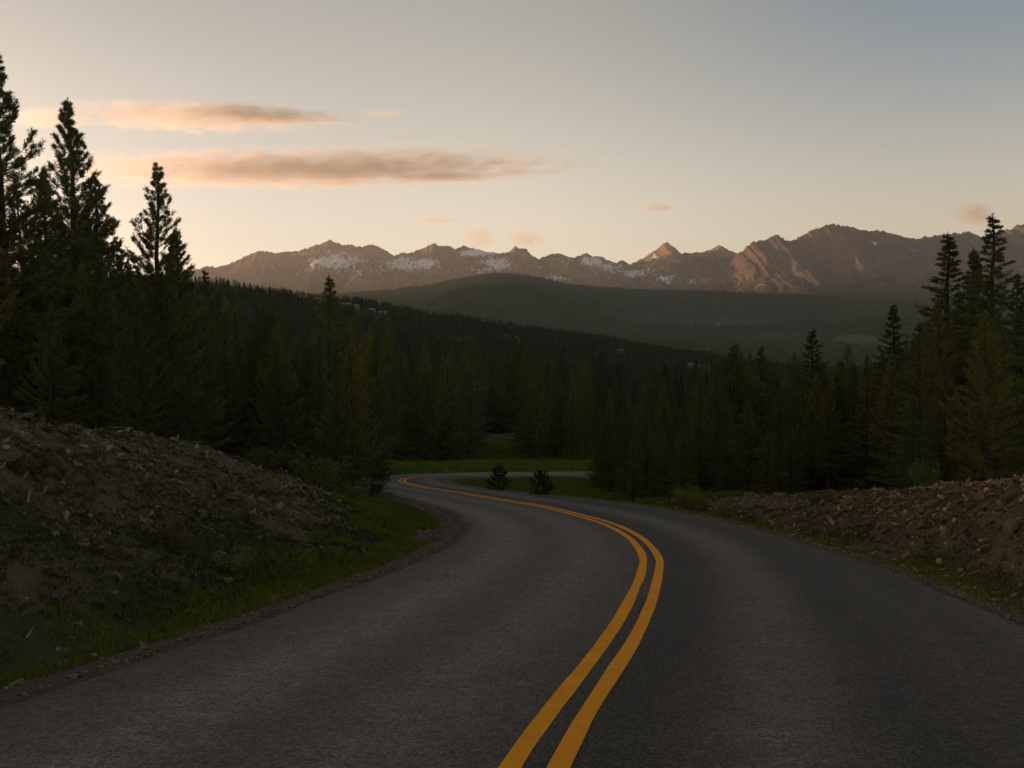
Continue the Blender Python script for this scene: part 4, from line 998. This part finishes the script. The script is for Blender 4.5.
def cloud(px, py, wpx, hpx, D, dens, label, seed, depth=.35, thr=.0, tilt=0, nscale=2.2, stretch=3.0):
    c = Vector((xat(px, D), D, zat(py, D))); a = wpx / F * D / 2; b = hpx / F * D / 2
    import bmesh
    bm = bmesh.new(); bmesh.ops.create_icosphere(bm, subdivisions=4, radius=1.0)
    me = bpy.data.meshes.new('cloud'); bm.to_mesh(me); bm.free()
    o = bpy.data.objects.new('cloud', me); COL.objects.link(o); o.location = c; o.scale = (a, a * depth, b); o.rotation_euler = (0, tilt, 0)
    m = Mat('cloud_vapour'); oc = m.obj()
    ln = m.n('ShaderNodeVectorMath', {0: oc}, operation='LENGTH').outputs['Value']
    mp = m.n('ShaderNodeMapping', {'Vector': oc, 'Location': (seed * 3.7, seed * 1.3, seed), 'Scale': (stretch, 1.6, 1.0)}).outputs[0]
    n = m.noise(mp, nscale, 7, .66, dist=.5)
    v = m.math('ADD', m.math('SUBTRACT', 1.0, ln), m.math('MULTIPLY', m.math('SUBTRACT', n, .5), 2.6))
    v = m.math('SUBTRACT', v, thr); v = m.math('MULTIPLY', m.math('MAXIMUM', v, 0.0), m.ramp(ln, .98, .7, 0, 1))
    v = m.math('MULTIPLY', v, dens)
    p = m.n('ShaderNodeVolumePrincipled', {'Color': (1.0, .88, .74, 1), 'Density': v, 'Anisotropy': .55})
    m.t.links.new(p.outputs[0], m.out.inputs['Volume']); me.materials.append(m.m)
    tag(o, label, 'cloud'); return o
cloud(190, 119, 340, 34, 27000., .0016, 'upper long cream cloud with ragged bright underside', 1, thr=.28, tilt=R(2.0), stretch=3.5)
cloud(262, 116, 240, 15, 26500., .0032, 'thin brown streak along the top of the upper cream cloud', 11, thr=.12, tilt=R(3.5), stretch=4)
cloud(318, 170, 660, 25, 29000., .0022, 'lower long flat cloud, brown with cream lower edge', 2, thr=.16, tilt=R(-1.0), stretch=6)
cloud(440, 178, 130, 10, 28500., .0022, 'small dark streak under the right end of the lower long cloud', 3, thr=-.05)
cloud(478, 238, 42, 34, 33000., .0030, 'soft peach puff above the snowfield peak', 4, stretch=1.3, thr=.0)
cloud(524, 239, 50, 24, 33000., .0028, 'faint peach wisp right of the soft peach puff', 5, stretch=1.5, thr=.0)
cloud(657, 208.5, 36, 12, 30000., .0040, 'tiny orange streak cloud above the pyramid peak', 6, thr=-.1)
cloud(972, 214, 50, 30, 30000., .0040, 'small pink cloud left of the tallest right fir', 7, stretch=1.5, thr=-.05)
cloud(50, 120, 110, 26, 27500., .0018, 'pale ragged cloud scrap behind the left pines', 8, thr=.15)
cloud(385, 115, 60, 12, 27500., .0009, 'faint wisp off the right end of the upper long cloud', 9, thr=.05)
cloud(432, 221, 60, 8, 31000., .0020, 'thin pale streak above the mountains left of the peach puff', 10, thr=-.05)

cam = bpy.data.cameras.new('camera'); co = bpy.data.objects.new('camera', cam); COL.objects.link(co)
cam.sensor_width = 36; cam.lens = 36 * F / 1024; cam.clip_start = .1; cam.clip_end = 80000
co.location = (0, 0, 0); co.rotation_euler = (R(90) - PITCH, 0, 0); SC.camera = co
SC.view_settings.view_transform = 'Standard'; SC.view_settings.look = 'None'; SC.view_settings.gamma = 1; SC.view_settings.use_curve_mapping = False
SC.view_settings.exposure = EXPOSURE if 'EXPOSURE' in globals() else 1.0
SC.cycles.volume_bounces = 1; SC.cycles.max_bounces = 8; SC.cycles.diffuse_bounces = 4; SC.cycles.volume_max_steps = 128
SC.cycles.use_adaptive_sampling = True
print('TREES', N_TREES, 'objects', len(bpy.data.objects))
